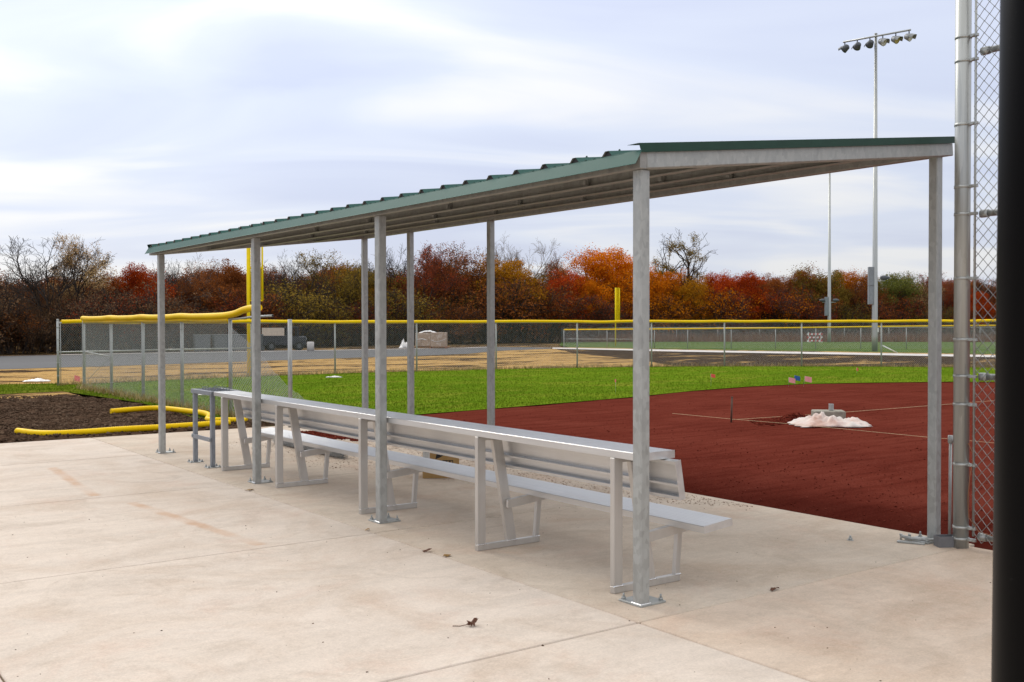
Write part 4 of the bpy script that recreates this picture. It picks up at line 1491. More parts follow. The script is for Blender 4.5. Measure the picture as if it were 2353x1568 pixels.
def light_pole(x, y, h, rb, rtp, label, arm, ax, box, side_lamp):
    P = thing('light_pole', label, 'light pole', (x, y, 0), 'stadium light poles')
    m = MB()
    m.tube([(x, y, -0.02), (x, y, 0.9), (x, y, h)], [rb, rb, rtp], 20)
    m.build('pole', 'pipe', P)
    m = MB()
    m.tube([(x, y, h), (x, y, h + 0.05)], [rtp * 1.15, rtp * 1.0], 16)
    m.build('pole_cap', 'pipe', P)
    A = Vector(ax)
    top = Vector((x, y, h - 0.16))
    off = Vector((-0.10, -0.10, 0))
    m = MB()
    m.tube([top + off - A * arm, top + off + A * arm], 0.055, 10)
    m.build('crossarm', 'pipe', P)
    outw = Vector((A.y, -A.x, 0)).normalized()
    for i in range(6):
        t = -arm * 0.95 + i * (arm * 1.9 / 5)
        q = top + off + A * t
        yawl = [-0.9, -0.45, -0.1, 0.7, 0.95, 1.15][i]
        d = Vector((-outw.x, -outw.y, 0))
        if i < 3:
            d = (Vector((-A.x, -A.y, 0)) * (0.8 if i == 0 else -0.15) + Vector((0.45, 0.9, 0)) * (0.35 if i == 0 else 1)).normalized()
        else:
            d = (Vector((A.x, A.y, 0)) * 0.9 + Vector((-0.59, -0.81, 0)) * (0.35 + 0.25 * (4 - i))).normalized()
        s = d.cross(Vector((0, 0, 1)))
        c_ = q + Vector((0, 0, -0.42))
        K_ = 1.12
        b = MB()
        b.tube([q - Vector((0, 0, 0.04)), q - Vector((0, 0, 0.20))], 0.035, 8)
        br = b.build('lamp_bracket', 'fixture', P)
        hd = MB()
        # bell shaped reflector housing: rear body, flaring visor to the front and down
        fwd = (d + Vector((0, 0, -0.45))).normalized()
        hd.tube([c_ - fwd * 0.26 * K_, c_ - fwd * 0.20 * K_, c_ - fwd * 0.02 * K_, c_ + fwd * 0.10 * K_], [0.07 * K_, 0.15 * K_, 0.19 * K_, 0.22 * K_], 14)
        lo = hd.build('lamp_housing', 'fixture' if i < 3 else 'fixture_pale', P)
        ln = MB()
        ln.tube([c_ + fwd * 0.098 * K_, c_ + fwd * 0.108 * K_], 0.20 * K_, 14)
        ln.build('lamp_lens', 'lamp_lens_amber' if i in (1, 4) else 'lamp_lens', lo)
        vz = MB()
        upf = s.cross(fwd).normalized()
        if upf.z < 0:
            upf = -upf
        pts_a = []
        for j in range(9):
            an = math.pi * (j / 8)
            o_ = (s * math.cos(an) * 0.225 + upf * math.sin(an) * 0.225) * K_
            pts_a.append((c_ + fwd * 0.09 * K_ + o_, c_ + fwd * K_ * (0.36 - 0.10 * abs(math.cos(an))) + o_ * 1.05))
        vs = [p for pr in pts_a for p in pr]
        vz.add(vs, [(2 * j, 2 * j + 1, 2 * j + 3, 2 * j + 2) for j in range(8)])
        vo = vz.build('lamp_visor', 'fixture' if i < 3 else 'fixture_pale', lo)
        vo.modifiers.new('thick', 'SOLIDIFY').thickness = 0.012
    if box:
        lat = Vector((-0.8086, 0.5884, 0))
        bc = Vector((x, y, 0)) + lat * (rb + 0.10) + Vector((-0.03, -0.04, 0))
        for (z0, z1) in box:
            m = MB()
            Mx = Matrix(((0.8086, 0.5884, 0, bc.x), (-0.5884, 0.8086, 0, bc.y), (0, 0, 1, (z0 + z1) / 2), (0, 0, 0, 1)))
            m.mbox(Mx, 0.30, 0.24, z1 - z0, 0.012)
            cb = m.build('control_box', 'control_grey', P)
            m = MB()
            Mx.translation = Mx.translation + Vector((-0.5884, -0.8086, 0)) * 0.125
            m.mbox(Mx, 0.25, 0.008, z1 - z0 - 0.08, 0.002)
            m.build('door_panel', 'control_grey', cb)
    for (z, dirs) in side_lamp:
        for sx in dirs:
            lat = Vector((0.8086, -0.5884, 0)) * sx
            a = Vector((x, y, z))
            m = MB()
            m.tube([a, a + lat * 0.62], 0.03, 8)
            ar = m.build('side_arm', 'pipe', P)
            m = MB()
            e_ = a + lat * 0.60 + Vector((0, 0, 0.19))
            m.tube([e_ - lat * 0.26, e_ - lat * 0.16, e_ + lat * 0.06, e_ + lat * 0.30], [0.09, 0.14, 0.15, 0.05], 10)
            m.tube([a + lat * 0.55, a + lat * 0.55 + Vector((0, 0, 0.16))], 0.02, 6)
            m.build('side_lamp', 'fixture', ar)
    return P


LP1 = light_pole(55.35, 38.25, 19.35, 0.175, 0.083, 'tall galvanized light pole with six floodlights on a crossarm', 2.08, (0.237, -0.971, 0.0), [(2.86, 3.98), (4.0, 5.15)], [(4.30, (1,))])
m = MB()
m.box(55.35 + 0.02, 55.35 + 0.16, 38.07, 38.076, 1.15, 1.42)
m.build('notice', 'paper_white', LP1, ORIG[LP1.name])
LP2 = light_pole(79.05, 59.4, 17.2, 0.165, 0.075, 'farther galvanized light pole with two small lamps above the second fence', 1.2, (0.237, -0.971, 0.0), [(2.4, 4.1)], [(3.62, (1, -1))])

# ================================================================== THINGS FAR BEHIND
def frame(o, ax):
    """matrix with local x along ax (horizontal) at o"""
    a = Vector((ax[0], ax[1], 0)).normalized()
    b = Vector((-a.y, a.x, 0))
    return Matrix(((a.x, b.x, 0, o[0]), (a.y, b.y, 0, o[1]), (0, 0, 1, o[2]), (0, 0, 0, 1)))


def lbox(m, M, x0, x1, y0, y1, z0, z1, ch=0.0):
    T = Matrix.Translation(((x0 + x1) / 2, (y0 + y1) / 2, (z0 + z1) / 2))
    m.mbox(M @ T, x1 - x0, y1 - y0, z1 - z0, ch)


LAT = (0.8086, -0.5884)
# dark utility truck seen from its front quarter
TR = thing('utility_truck', 'small dark blue utility truck parked beyond the road with a crate on it', 'truck', (29.0, 64.0, 0))
MT = frame((28.2, 64.6, -0.03), (0.95, -0.30))
m = MB()
lbox(m, MT, -1.35, 0.35, -0.62, 0.62, 0.34, 0.98, 0.03)
lbox(m, MT, 0.352, 1.45, -0.60, 0.60, 0.34, 0.94, 0.07)
m.build('body', 'truck_paint', TR)
m = MB()
lbox(m, MT, 0.15, 0.25, -0.58, -0.50, 0.98, 1.52)
lbox(m, MT, 0.15, 0.25, 0.50, 0.58, 0.98, 1.52)
lbox(m, MT, 0.85, 0.93, -0.58, -0.50, 0.94, 1.50)
lbox(m, MT, 0.85, 0.93, 0.50, 0.58, 0.94, 1.50)
lbox(m, MT, 0.10, 0.98, -0.62, 0.62, 1.50, 1.57, 0.02)
m.build('roll_cage', 'truck_paint', TR)
m = MB()
lbox(m, MT, 0.955, 0.965, -0.50, 0.50, 0.96, 1.48)
m.build('windscreen', 'dark_glass', TR)
for sx in (-0.85, 0.95):
    for sy in (-0.64, 0.64):
        m = MB()
        q = MT @ Vector((sx, sy, 0.30))
        ay = (MT.to_3x3() @ Vector((0, 1, 0)))
        m.tube([q - ay * 0.10, q + ay * 0.10], 0.30, 18)
        w_ = m.build('wheel', 'tyre', TR)
        m = MB()
        m.tube([q - ay * 0.105, q + ay * 0.105], 0.15, 12)
        m.build('rim', 'fixture', w_)
for sy in (-0.42, 0.42):
    m = MB()
    q = MT @ Vector((1.44, sy, 0.76))
    axx = MT.to_3x3() @ Vector((1, 0, 0))
    m.tube([q, q + axx * 0.03], 0.075, 12)
    m.build('headlight', 'lamp_lens', TR)
m = MB()
lbox(m, MT, -1.42, -1.36, -0.60, 0.60, 0.36, 0.50)
m.build('bumper', 'fixture', TR)
CR = thing('wooden_crate', 'pale slatted wooden crate resting on the dark utility truck', 'crate', (27.6, 64.8, 0.95))
for i in range(8):
    for s_y in (-0.65, 0.65):
        m = MB()
        lbox(m, MT, -1.32 + i * 0.165, -1.32 + i * 0.165 + 0.145, s_y - 0.01, s_y + 0.01, 0.985, 1.50)
        m.build('slat', 'pale_wood', CR)
m = MB()
for z in (1.02, 1.40):
    lbox(m, MT, -1.33, 0.0, -0.638, -0.60, z, z + 0.07)
    lbox(m, MT, -1.33, 0.0, 0.60, 0.638, z, z + 0.07)
for sx in (-1.33, -0.03):
    lbox(m, MT, sx, sx + 0.03, -0.598, 0.598, 0.985, 1.45)
m.build('rails', 'pale_wood', CR)
# row of grey bins left of the truck
binpos = [(22.95, 65.3), (24.15, 65.2), (25.35, 65.15), (26.55, 65.1)]
bl = ['grey plastic bin at the left end of the row beyond the road', 'grey plastic bin second from the left in the row beyond the road',
      'grey plastic bin third from the left in the row beyond the road', 'grey plastic bin nearest the dark utility truck']
for (x, y), lab in zip(binpos, bl):
    B = thing('grey_bin', lab, 'bin', (x, y, -0.03), 'grey bins beyond the road')
    Mx = frame((x, y, -0.03), (0.98, -0.2))
    m = MB()
    p0 = [(-0.48, -0.48), (0.48, -0.48), (0.48, 0.48), (-0.48, 0.48)]
    vs = [Mx @ Vector((a * 0.92, b * 0.92, 0.06)) for a, b in p0] + [Mx @ Vector((a, b, 1.0)) for a, b in p0]
    m.add(vs, [(0, 3, 2, 1), (4, 5, 6, 7), (0, 1, 5, 4), (1, 2, 6, 5), (2, 3, 7, 6), (3, 0, 4, 7)])
    m.build('body', 'bin_grey', B)
    m = MB()
    lbox(m, Mx, -0.51, 0.51, -0.51, 0.51, 1.002, 1.08, 0.02)
    m.build('lid', 'bin_grey', B)
    m = MB()
    for a in (-0.36, 0.36):
        lbox(m, Mx, a - 0.05, a + 0.05, -0.42, 0.42, 0.0, 0.06)
    m.build('skids', 'tyre', B)
m = MB()
q = (28.55, 61.15, 0)
m.tube([(28.55, 61.15, -0.02), (28.55, 61.15, 0.55), (28.55, 61.15, 0.58)], [0.225, 0.225, 0.20], 20)
tag(m.build('concrete_drum', 'footpath', None), 'pale round concrete drum standing on the road before the truck', 'drum')
# shrink wrapped pallet load
PL = thing('wrapped_pallet', 'tan boxes shrink wrapped on a wooden pallet across the road', 'pallet', (38.8, 63.2, 0))
MP = frame((38.75, 63.0, -0.02), LAT)
m = MB()
lbox(m, MP, -0.02, 1.10, -0.6, 0.6, 0.12, 1.13, 0.02)
m.build('carton_stack', 'stretch_wrap', PL)
m = MB()
lbox(m, MP, -1.10, -0.025, -0.6, 0.55, 0.14, 1.10, 0.03)
lbox(m, MP, -0.62, -0.18, -0.68, -0.602, 0.16, 0.66, 0.02)
m.build('carton_stack', 'stretch_wrap', PL)
m = MB()
rr = np.random.default_rng(8)
n = 12
vs = []
for i in range(n + 1):
    for j in range(5):
        t = i / n
        vs.append(MP @ Vector((-0.85 + 1.2 * t, -0.45 + 0.22 * j, 1.12 + 0.13 * math.sin(math.pi * t) + rr.uniform(0, 0.05) - 0.04 * abs(j - 2))))
fs = [(i * 5 + j, i * 5 + j + 1, (i + 1) * 5 + j + 1, (i + 1) * 5 + j) for i in range(n) for j in range(4)]
m.add(vs, fs)
o = m.build('film_top', 'plastic_film', PL)
o.modifiers.new('thick', 'SOLIDIFY').thickness = 0.01
m = MB()
P_ = [MP @ Vector((a, -0.615, b)) for a, b in ((0.0, 0.62), (0.25, 0.50), (0.5, 0.48), (0.8, 0.56), (1.09, 0.70))]
m.tube(P_, 0.016, 6)
P_ = [MP @ Vector((a, -0.70, b)) for a, b in ((-1.0, 0.64), (-0.6, 0.68), (-0.3, 0.60))]
m.tube(P_, 0.03, 6)
m.build('film_fold', 'plastic_film', PL)
m = MB()
for a in np.arange(-1.3, 1.1, 0.2):
    lbox(m, MP, a, a + 0.14, -0.66, 0.62, 0.085, 0.11)
for a in (-1.28, -0.1, 1.0):
    lbox(m, MP, a, a + 0.09, -0.64, 0.60, 0.0, 0.084)
m.build('pallet_boards', 'pallet_wood', PL)
# white crumpled film beside it
def crumple(name, cx, cy, lx, ly_, h, ax, mat, label, cat, seed, nx=26, nyy=14, z0=0.0):
    rg = np.random.default_rng(seed)
    a = Vector((ax[0], ax[1], 0)).normalized()
    b = Vector((-a.y, a.x, 0))
    ph1 = rg.uniform(0, 6, 8)
    vs = []
    for i in range(nx + 1):
        for j in range(nyy + 1):
            u, v = i / nx * 2 - 1, j / nyy * 2 - 1
            env = max(0.0, 1 - abs(u) ** 2.6) * max(0.0, 1 - abs(v) ** 2.2)
            rdg = 0
            for q in range(6):
                an = ph1[q]
                rdg += (1 - abs(math.sin((u * math.cos(an) * 2.6 + v * math.sin(an) * 1.5) * (1.2 + 0.75 * q) + ph1[(q + 3) % 8]))) ** 1.5 * 0.8 ** q
            z = h * env ** 0.7 * (0.22 + 0.34 * rdg * (0.6 + 0.4 * math.sin(5 * u + 3 * v + ph1[1])))
            z += h * 0.22 * env * (abs(math.sin(13 * u + 4 * math.sin(3 * v + ph1[3]))) * abs(math.cos(9 * v + 3 * math.sin(4 * u + ph1[4]))))
            edge = 1 + 0.10 * math.sin(7 * u + ph1[6]) * abs(v) + 0.06 * math.sin(11 * v + ph1[7])
            p = Vector((cx, cy, z0)) + a * (u * lx / 2 * edge) + b * (v * ly_ / 2 * (1 + 0.12 * math.sin(5 * u + ph1[2]))) + Vector((0, 0, z + 0.004))
            vs.append(p)
    fs = [(i * (nyy + 1) + j, (i + 1) * (nyy + 1) + j, (i + 1) * (nyy + 1) + j + 1, i * (nyy + 1) + j + 1) for i in range(nx) for j in range(nyy)]
    m = MB()
    m.add(vs, fs, True)
    o = m.build(name, mat, None)
    o.modifiers.new('thick', 'SOLIDIFY').thickness = 0.003
    return tag(o, label, cat)


crumple('plastic_film', 37.0, 63.6, 0.9, 0.7, 0.75, LAT, 'plastic_film', 'crumpled white film heaped left of the wrapped pallet', 'plastic film', 21)
crumple('plastic_film', 6.75, 33.6, 0.75, 0.4, 0.10, (1, -0.3), 'plastic_film', 'white scrap of plastic on straw left of the fence corner', 'plastic film', 22)
crumple('plastic_film', 8.85, 24.6, 0.55, 0.35, 0.09, (1, -0.5), 'plastic_film', 'white scrap of plastic on grass seen through the foul line fence', 'plastic film', 23)
crumple('plastic_film', 14.9, 30.2, 0.5, 0.22, 0.05, (1, -0.5), 'plastic_film', 'pale scrap of plastic on grass near the outfield fence', 'plastic film', 25)

# striped barricade on the second field
BA = thing('barricade', 'red and white striped barricade standing on the second field', 'barricade', (78.1, 60.3, 0))
MBm = frame((78.1, 60.3, -0.016), (0.80, -0.52))
for k_, z in enumerate((0.06, 0.36, 0.66)):
    for i in range(8):
        m = MB()
        a = -0.72 + i * 0.18
        q = [(a, z), (a + 0.178, z), (a + 0.238, z + 0.15), (a + 0.06, z + 0.15)]
        vs = [MBm @ Vector((x, -0.03, zz_)) for x, zz_ in q] + [MBm @ Vector((x, 0.0, zz_)) for x, zz_ in q]
        m.add(vs, [(0, 1, 2, 3), (7, 6, 5, 4), (0, 4, 5, 1), (1, 5, 6, 2), (2, 6, 7, 3), (3, 7, 4, 0)])
        m.build('stripe_board', 'red_paint' if (i + k_) % 2 else 'white_paint', BA)
m = MB()
for a in (-0.56, 0.58):
    lbox(m, MBm, a, a + 0.06, 0.002, 0.05, 0.0, 0.92)
    lbox(m, MBm, a, a + 0.06, -0.4, 0.4, 0.0, 0.05)
m.build('uprights', 'white_paint', BA)
m = MB()
m.tube([(52.72, 34.93, 0), (51.95, 35.35, 0.42)], 0.028, 8)
m.tube([(51.95, 35.35, 0.42), (51.93, 35.36, 0.43)], 0.02, 8)
tag(m.build('white_pipe', 'white_paint', None), 'slanted white plastic pipe sticking up beside the footpath', 'pipe')

# ================================================================== ON THE INFIELD
m = MB()
MB_ = frame((15.50, 11.62, 0), (0.72, -0.69))
lbox(m, MB_, -0.28, 0.27, -0.02, 0.36, -0.10, 0.128, 0.015)
FT = m.build('concrete_footing', 'footing', None)
tag(FT, 'low grey concrete footing half buried in the red dirt', 'footing')
m = MB()
lbox(m, MB_, 0.0, 0.08, 0.10, 0.18, 0.1285, 0.25, 0.006)
ST = m.build('sleeve', 'galvanized', None)
tag(ST, 'short square galvanized sleeve standing on the concrete footing', 'post')
m = MB()
lbox(m, MB_, 0.012, 0.068, 0.112, 0.168, 0.2505, 0.252)
m.build('opening', 'rubber_black', ST)  # black plate painted in for the shaded hollow of the sleeve
crumple('plastic_sheet', 14.62, 10.98, 1.28, 0.85, 0.22, (0.80, -0.60), 'plastic_sheet', 'crumpled pinkish white plastic sheet lying against the concrete footing', 'plastic sheet', 4, 60, 34, -0.012)
rr = np.random.default_rng(31)
N = 1500
t = rr.uniform(0, 1, N)
u = rr.normal(size=N) * 0.22
Px = 13.9 + 1.35 * t + u * 0.6
Py = 12.0 - 0.2 * t + u * 0.7
hgt = 0.13 * np.exp(-((t - 0.68) / 0.25) ** 2) * np.exp(-(u / 0.22) ** 2)
P = np.stack([Px, Py, -0.02 + hgt * rr.uniform(0.3, 1.0, N) + 0.005], 1)
V, F = np_clods(P, rr.uniform(0.012, 0.05, N), rr)
o = np_mesh('dirt_pile', V, F, 'red_clods')
tag(o, 'loose heap of dark red dirt beside the concrete footing', 'dirt pile', kind='stuff')
m = MB()
m.tube([(13.63, 12.27, -0.05), (13.64, 12.26, 0.42)], 0.016, 8)
m.tube([(13.64, 12.26, 0.42), (13.64, 12.26, 0.43)], 0.019, 8)
tag(m.build('stake', 'stake', None), 'thin rusty stake standing where the two strings cross', 'stake')
m = MB()
m.tube([(13.93, 14.0, 0.006), (13.70, 12.27, 0.035), (13.95, 11.2, 0.02), (13.98, 8.74, 0.012), (14.03, 8.4, 0.012), (14.1, 6.5, 0.01)], 0.0028, 5)
tag(m.build('string_line', 'string', None), 'tan mason string stretched toward the viewer past the plastic sheet', 'string', 'mason strings on the infield')
m = MB()
m.tube([(13.66, 12.27, 0.03), (15.2, 12.2, 0.02), (16.9, 12.14, 0.015), (20.17, 12.06, 0.012), (24.0, 12.0, 0.01)], 0.0034, 5)
tag(m.build('string_line', 'string', None), 'tan mason string stretched away behind the concrete footing', 'string', 'mason strings on the infield')


def flag(x, y, mat, h, label, tw, lean=0.0, sz=0.10):
    Fg = thing('survey_flag', label, 'flag', (x, y, 0), 'survey flags')
    m = MB()
    m.tube([(x, y, -0.02), (x + lean, y, h)], 0.0025, 5)
    m.build('wire_stem', 'wire_dark', Fg)
    m = MB()
    c0 = Vector((x + lean, y, h))
    ax = Vector((math.cos(tw), math.sin(tw), 0))
    n_ = Vector((-ax.y, ax.x, 0))
    vs = []
    for i in range(6):
        for j in range(2):
            t = i / 5
            vs.append(c0 + ax * (t * sz * 1.2) + n_ * (0.02 * math.sin(4 * t)) + Vector((0, 0, -0.25 * t * sz - j * sz * 0.95)))
    m.add(vs, [(i * 2, i * 2 + 1, i * 2 + 3, i * 2 + 2) for i in range(5)])
    o_ = m.build('pennant', mat, Fg)
    o_.modifiers.new('thick', 'SOLIDIFY').thickness = 0.002


flag(16.75, 18.76, 'flag_red', 0.36, 'small red survey flag in the grass nearest the middle shelter post', 0.9, 0, 0.07)
flag(20.9, 19.54, 'flag_red', 0.34, 'red survey flag on the grass just right of the corner post', -0.4, 0, 0.10)
flag(22.55, 18.26, 'flag_pale', 0.24, 'pink survey flag drooping left of the blue flag', -0.7, 0.02, 0.14)
flag(22.78, 18.22, 'flag_blue', 0.29, 'blue survey flag between two pink flags', -0.5, -0.03, 0.13)
flag(22.92, 18.05, 'flag_pale', 0.27, 'pink survey flag touching the right side of the blue flag', -0.6, 0.06, 0.15)
flag(29.27, 20.9, 'flag_red', 0.25, 'tiny orange red survey flag farthest right on the grass', 0.4, 0, 0.11)
flag(7.42, 32.06, 'flag_pink', 0.22, 'pink survey flag by the corner of the outfield fence', -0.9, 0.05, 0.17)

# ================================================================== SMALL THINGS ON THE CONCRETE
m = MB()
m.box(7.16, 7.30, 4.40, 4.47, 0.001, 0.009)
CB = thing('conduit_box', 'small open grey metal box at the foot of the corner post', 'box', (7.30, 4.42, 0))
Mx = frame((7.30, 4.405, 0.001), (0.86, -0.51))
m = MB()
w2, d2, h2, t2 = 0.085, 0.045, 0.082, 0.004
lbox(m, Mx, -w2, w2, -d2, -d2 + t2, 0, h2)
lbox(m, Mx, -w2, w2, d2 - t2, d2, 0, h2)
lbox(m, Mx, -w2, -w2 + t2, -d2 + t2, d2 - t2, 0, h2)
lbox(m, Mx, w2 - t2, w2, -d2 + t2, d2 - t2, 0, h2)
lbox(m, Mx, -w2 + t2, w2 - t2, -d2 + t2, d2 - t2, 0, 0.004)
m.build('shell', 'conduit_box', CB)
m = MB()
for a in (-0.05, 0.05):
    lbox(m, Mx, a - 0.006, a + 0.006, d2 + 0.0005, d2 + 0.006, 0.03, 0.05)
m.build('knockouts', 'fixture_pale', CB)
PP = thing('loose_pipe_fittings', 'loose galvanized plate and curved pipe pieces beside the corner post', 'fittings', (7.15, 4.62, 0))
m = MB()
m.tube([(7.19, 4.72, 0.040), (7.20, 4.66, 0.034), (7.23, 4.60, 0.032), (7.28, 4.54, 0.031), (7.34, 4.50, 0.031)], 0.013, 10)
m.build('bent_pipe', 'galvanized', PP)
m = MB()
m.beam((7.13, 4.72, 0.008), (7.22, 4.54, 0.008), 0.05, 0.012, (0, 0, 1), 0.002)
m.build('flat_plate', 'galvanized', PP)
for x, y in ((7.24, 4.76), (7.28, 4.71)):
    m = MB()
    m.tube([(x, y, 0.001), (x, y, 0.045)], 0.008, 8)
    m.tube([(x, y, 0.034), (x, y, 0.046)], 0.013, 6)
    m.build('fitting_bolt', 'galvanized', PP)
m = MB()
m.tube([(6.90, 4.98, 0.0), (6.90, 4.98, 0.004)], 0.026, 12)
m.tube([(6.90, 4.98, 0.004), (6.90, 4.98, 0.022)], 0.017, 6)
m.tube([(6.90, 4.98, 0.022), (6.90, 4.98, 0.038)], 0.008, 8)
tag(m.build('hex_nut', 'galvanized', None), 'single galvanized nut and washer lying on the concrete', 'nut')
# one maple leaf on the slab
LFm = thing('fallen_leaf', 'curled brown maple leaf with a long stem on the open concrete', 'leaf', (3.22, 4.83, 0))
m = MB()
shape = [(0, -0.045), (0.02, -0.02), (0.055, -0.03), (0.045, 0.0), (0.075, 0.02), (0.04, 0.028), (0.03, 0.065), (0.008, 0.04), (-0.03, 0.06), (-0.028, 0.022), (-0.065, 0.012), (-0.035, -0.008), (-0.04, -0.035), (-0.01, -0.025)]
vs = [Vector((3.225, 4.815, 0.014))]
for i, (a, b) in enumerate(shape):
    vs.append(Vector((3.225 + a * 0.55, 4.815 + b * 0.55, 0.006 + 0.012 * (i % 3) + 0.02 * max(0, a) / 0.07)))
m.add(vs, [(0, i + 1, (i + 1) % len(shape) + 1) for i in range(len(shape))])
o = m.build('blade', 'dead_leaf', LFm)
o.modifiers.new('thick', 'SOLIDIFY').thickness = 0.0015
m = MB()
m.tube([(3.225, 4.815, 0.018), (3.195, 4.837, 0.010), (3.165, 4.85, 0.005), (3.135, 4.88, 0.004)], 0.0022, 5)
m.build('stem', 'dead_leaf', LFm)


def scrap(x, y, s, mat, label, seed):
    rg = np.random.default_rng(seed)
    m = MB()
    n = 7
    vs = [Vector((x, y, 0.018))]
    for i in range(n):
        t = 6.283 * i / n
        r_ = s * rg.uniform(0.6, 1.3)
        vs.append(Vector((x + math.cos(t) * r_ * 1.4, y + math.sin(t) * r_ * 0.7, rg.uniform(0.002, 0.022))))
    m.add(vs, [(0, i + 1, (i + 1) % n + 1) for i in range(n)])
    o_ = m.build('leaf_scrap', mat, None)
    o_.modifiers.new('thick', 'SOLIDIFY').thickness = 0.0015
    tag(o_, label, 'leaf', 'leaf scraps in the joints')


scrap(4.02, 6.60, 0.028, 'dead_leaf', 'dark dry leaf scrap in the joint, left of the tan one', 1)
scrap(4.05, 6.38, 0.032, 'dead_leaf_tan', 'tan and brown leaf scrap in the joint in front of the bench', 2)
scrap(4.04, 7.58, 0.020, 'dead_leaf_tan', 'tiny yellow leaf scrap in the joint by the second post', 3)
scrap(4.04, 10.12, 0.030, 'dead_leaf_tan', 'small orange leaf scrap in the joint by the third post', 4)
scrap(5.22, 4.325, 0.030, 'dead_leaf', 'dark leaf scrap in the joint right of the front corner post', 6)

# ================================================================== STUFF ON THE GROUND
rr = np.random.default_rng(41)


def scatter_poly(n, poly, rg, wfun=None):
    P = np.array(poly)
    lo, hi = P.min(0), P.max(0)
    out = []
    tot = 0
    while tot < n:
        Q = rg.uniform(lo, hi, (n * 2, 2))
        Q = Q[inside(Q, poly)]
        if wfun is not None:
            Q = Q[rg.uniform(0, 1, len(Q)) < wfun(Q)]
        out.append(Q)
        tot += len(Q)
    return np.concatenate(out)[:n]


vis = lambda Q: np.clip((Q[:, 1] - 0.40 * Q[:, 0]) / 2.0, 0, 1) * np.clip(430.0 / (Q[:, 0] ** 2 + Q[:, 1] ** 2 + 1) , 0, 1)
Q = scatter_poly(90000, OUT, rr, vis)
V, F = np_blades(np.c_[Q, np.full(len(Q), -0.004)], 0.032, 0.006, rr, 0.6)
tag(np_mesh('grass_blades', V, F, 'blades'), 'short green blades of the outfield turf', kind='stuff')
Q = scatter_poly(16000, LAWN, rr)
V, F = np_blades(np.c_[Q, np.full(len(Q), -0.010)], 0.055, 0.007, rr, 0.5)
tag(np_mesh('grass_blades', V, F, 'blades'), 'short green blades beside the foul line fence', kind='stuff')
# dry tufts along fence feet
pp = []
for (a, b) in zip(FENCE[:-1], FENCE[1:]):
    n = 420
    t = rr.uniform(0, 1, n)
    pp.append(np.stack([a[0] + (b[0] - a[0]) * t + rr.normal(size=n) * 0.06, a[1] + (b[1] - a[1]) * t + rr.normal(size=n) * 0.09, np.full(n, -0.01)], 1))
n = 1700
t = rr.uniform(16.5, 29.3, n)
pp.append(np.stack([7.0 + rr.normal(size=n) * 0.10, t, np.full(n, -0.01)], 1))
V, F = np_blades(np.concatenate(pp), 0.16, 0.008, rr, 0.45)
tag(np_mesh('dry_grass', V, F, 'dry_blades'), 'dry straw coloured grass along the fence feet', kind='stuff')
Q = scatter_poly(9000, [(68, 71.5), (95, 45), (97, 47), (70, 76), (62, 78), (61, 76.8), (64, 74.6)], rr)
V, F = np_blades(np.c_[Q, np.full(len(Q), -0.02)], 0.75, 0.025, rr, 0.3)
tag(np_mesh('tall_dry_grass', V, F, 'red_grass'), 'tall reddish dry grass between the back fence and the woods', kind='stuff')
# soil clods and pebbles
Q = scatter_poly(15000, [(-1, 16.4), (2.8, 16.4), (7.2, 16.4), (6.4, 18.3), (6.5, 20.5), (6.6, 23.2), (6.0, 26.5), (4, 26.5), (1.5, 26)], rr)
P = np.c_[Q, 0.016 + 0.024 * vnoise(Q[:, 0], Q[:, 1], 1.3, 1) + 0.022 * vnoise(Q[:, 0], Q[:, 1], 0.45, 2)]
V, F = np_clods(P, np.abs(rr.normal(size=len(P))) * 0.018 + 0.008, rr)
tag(np_mesh('soil_clods', V, F, 'clods'), 'loose dark clods on the soil bed', kind='stuff')
Q = scatter_poly(9000, [(7.6, -1), (12, 4), (24, 8), (30, 14), (26, 18), (20, 18.5), (12, 17), (7.6, 16.3)], rr, lambda Q: np.clip(90.0 / (Q[:, 0] ** 2 + Q[:, 1] ** 2), 0, 1))
V, F = np_clods(np.c_[Q, np.full(len(Q), -0.016)], np.abs(rr.normal(size=len(Q))) * 0.005 + 0.003, rr)
tag(np_mesh('dirt_crumbs', V, F, 'red_clods'), 'fine red crumbs on the infield', kind='stuff')
Q = scatter_poly(9000, [(5.2, 11.6), (6.0, 9.6), (6.4, 7.6), (7.45, 6.4), (7.5, 14.5), (6.4, 15.4), (5.2, 14.2)], rr, lambda Q: np.clip((Q[:, 0] - 5.0) / 2.4, 0.05, 1))
V, F = np_clods(np.c_[Q, np.full(len(Q), 0.003)], np.abs(rr.normal(size=len(Q))) * 0.004 + 0.0025, rr)
tag(np_mesh('gravel_dust', V, F, 'gravel'), 'pinkish gravel crumbs spread over the field side of the pad', kind='stuff')
# raked drifts of red dirt spilled on the far corner of the pad
pp = []
for k_ in range(5):
    n = 900
    t = rr.uniform(0, 1, n)
    x0, y0, x1, y1 = 6.35 + 0.16 * k_, 14.9 - 0.42 * k_ + 0.4, 7.45, 14.75 - 0.34 * k_
    w_ = rr.normal(size=n) * 0.055
    pp.append(np.stack([x0 + (x1 - x0) * t + w_ * 0.5, y0 + (y1 - y0) * t + w_, 0.004 + 0.02 * np.exp(-(w_ / 0.05) ** 2) * rr.uniform(0, 1, n)], 1))
P = np.concatenate(pp)
V, F = np_clods(P, rr.uniform(0.008, 0.03, len(P)), rr)
tag(np_mesh('spilled_dirt', V, F, 'red_clods'), 'ridges of red dirt spilled on the far corner of the pad', kind='stuff')
Q = scatter_poly(300, [(0.2, 1.2), (7.3, 2.0), (7.4, 4.4), (7.4, 7), (4.2, 8), (1, 12), (-2, 9)], rr)
V, F = np_clods(np.c_[Q, np.full(len(Q), 0.002)], np.abs(rr.normal(size=len(Q))) * 0.0025 + 0.002, rr)
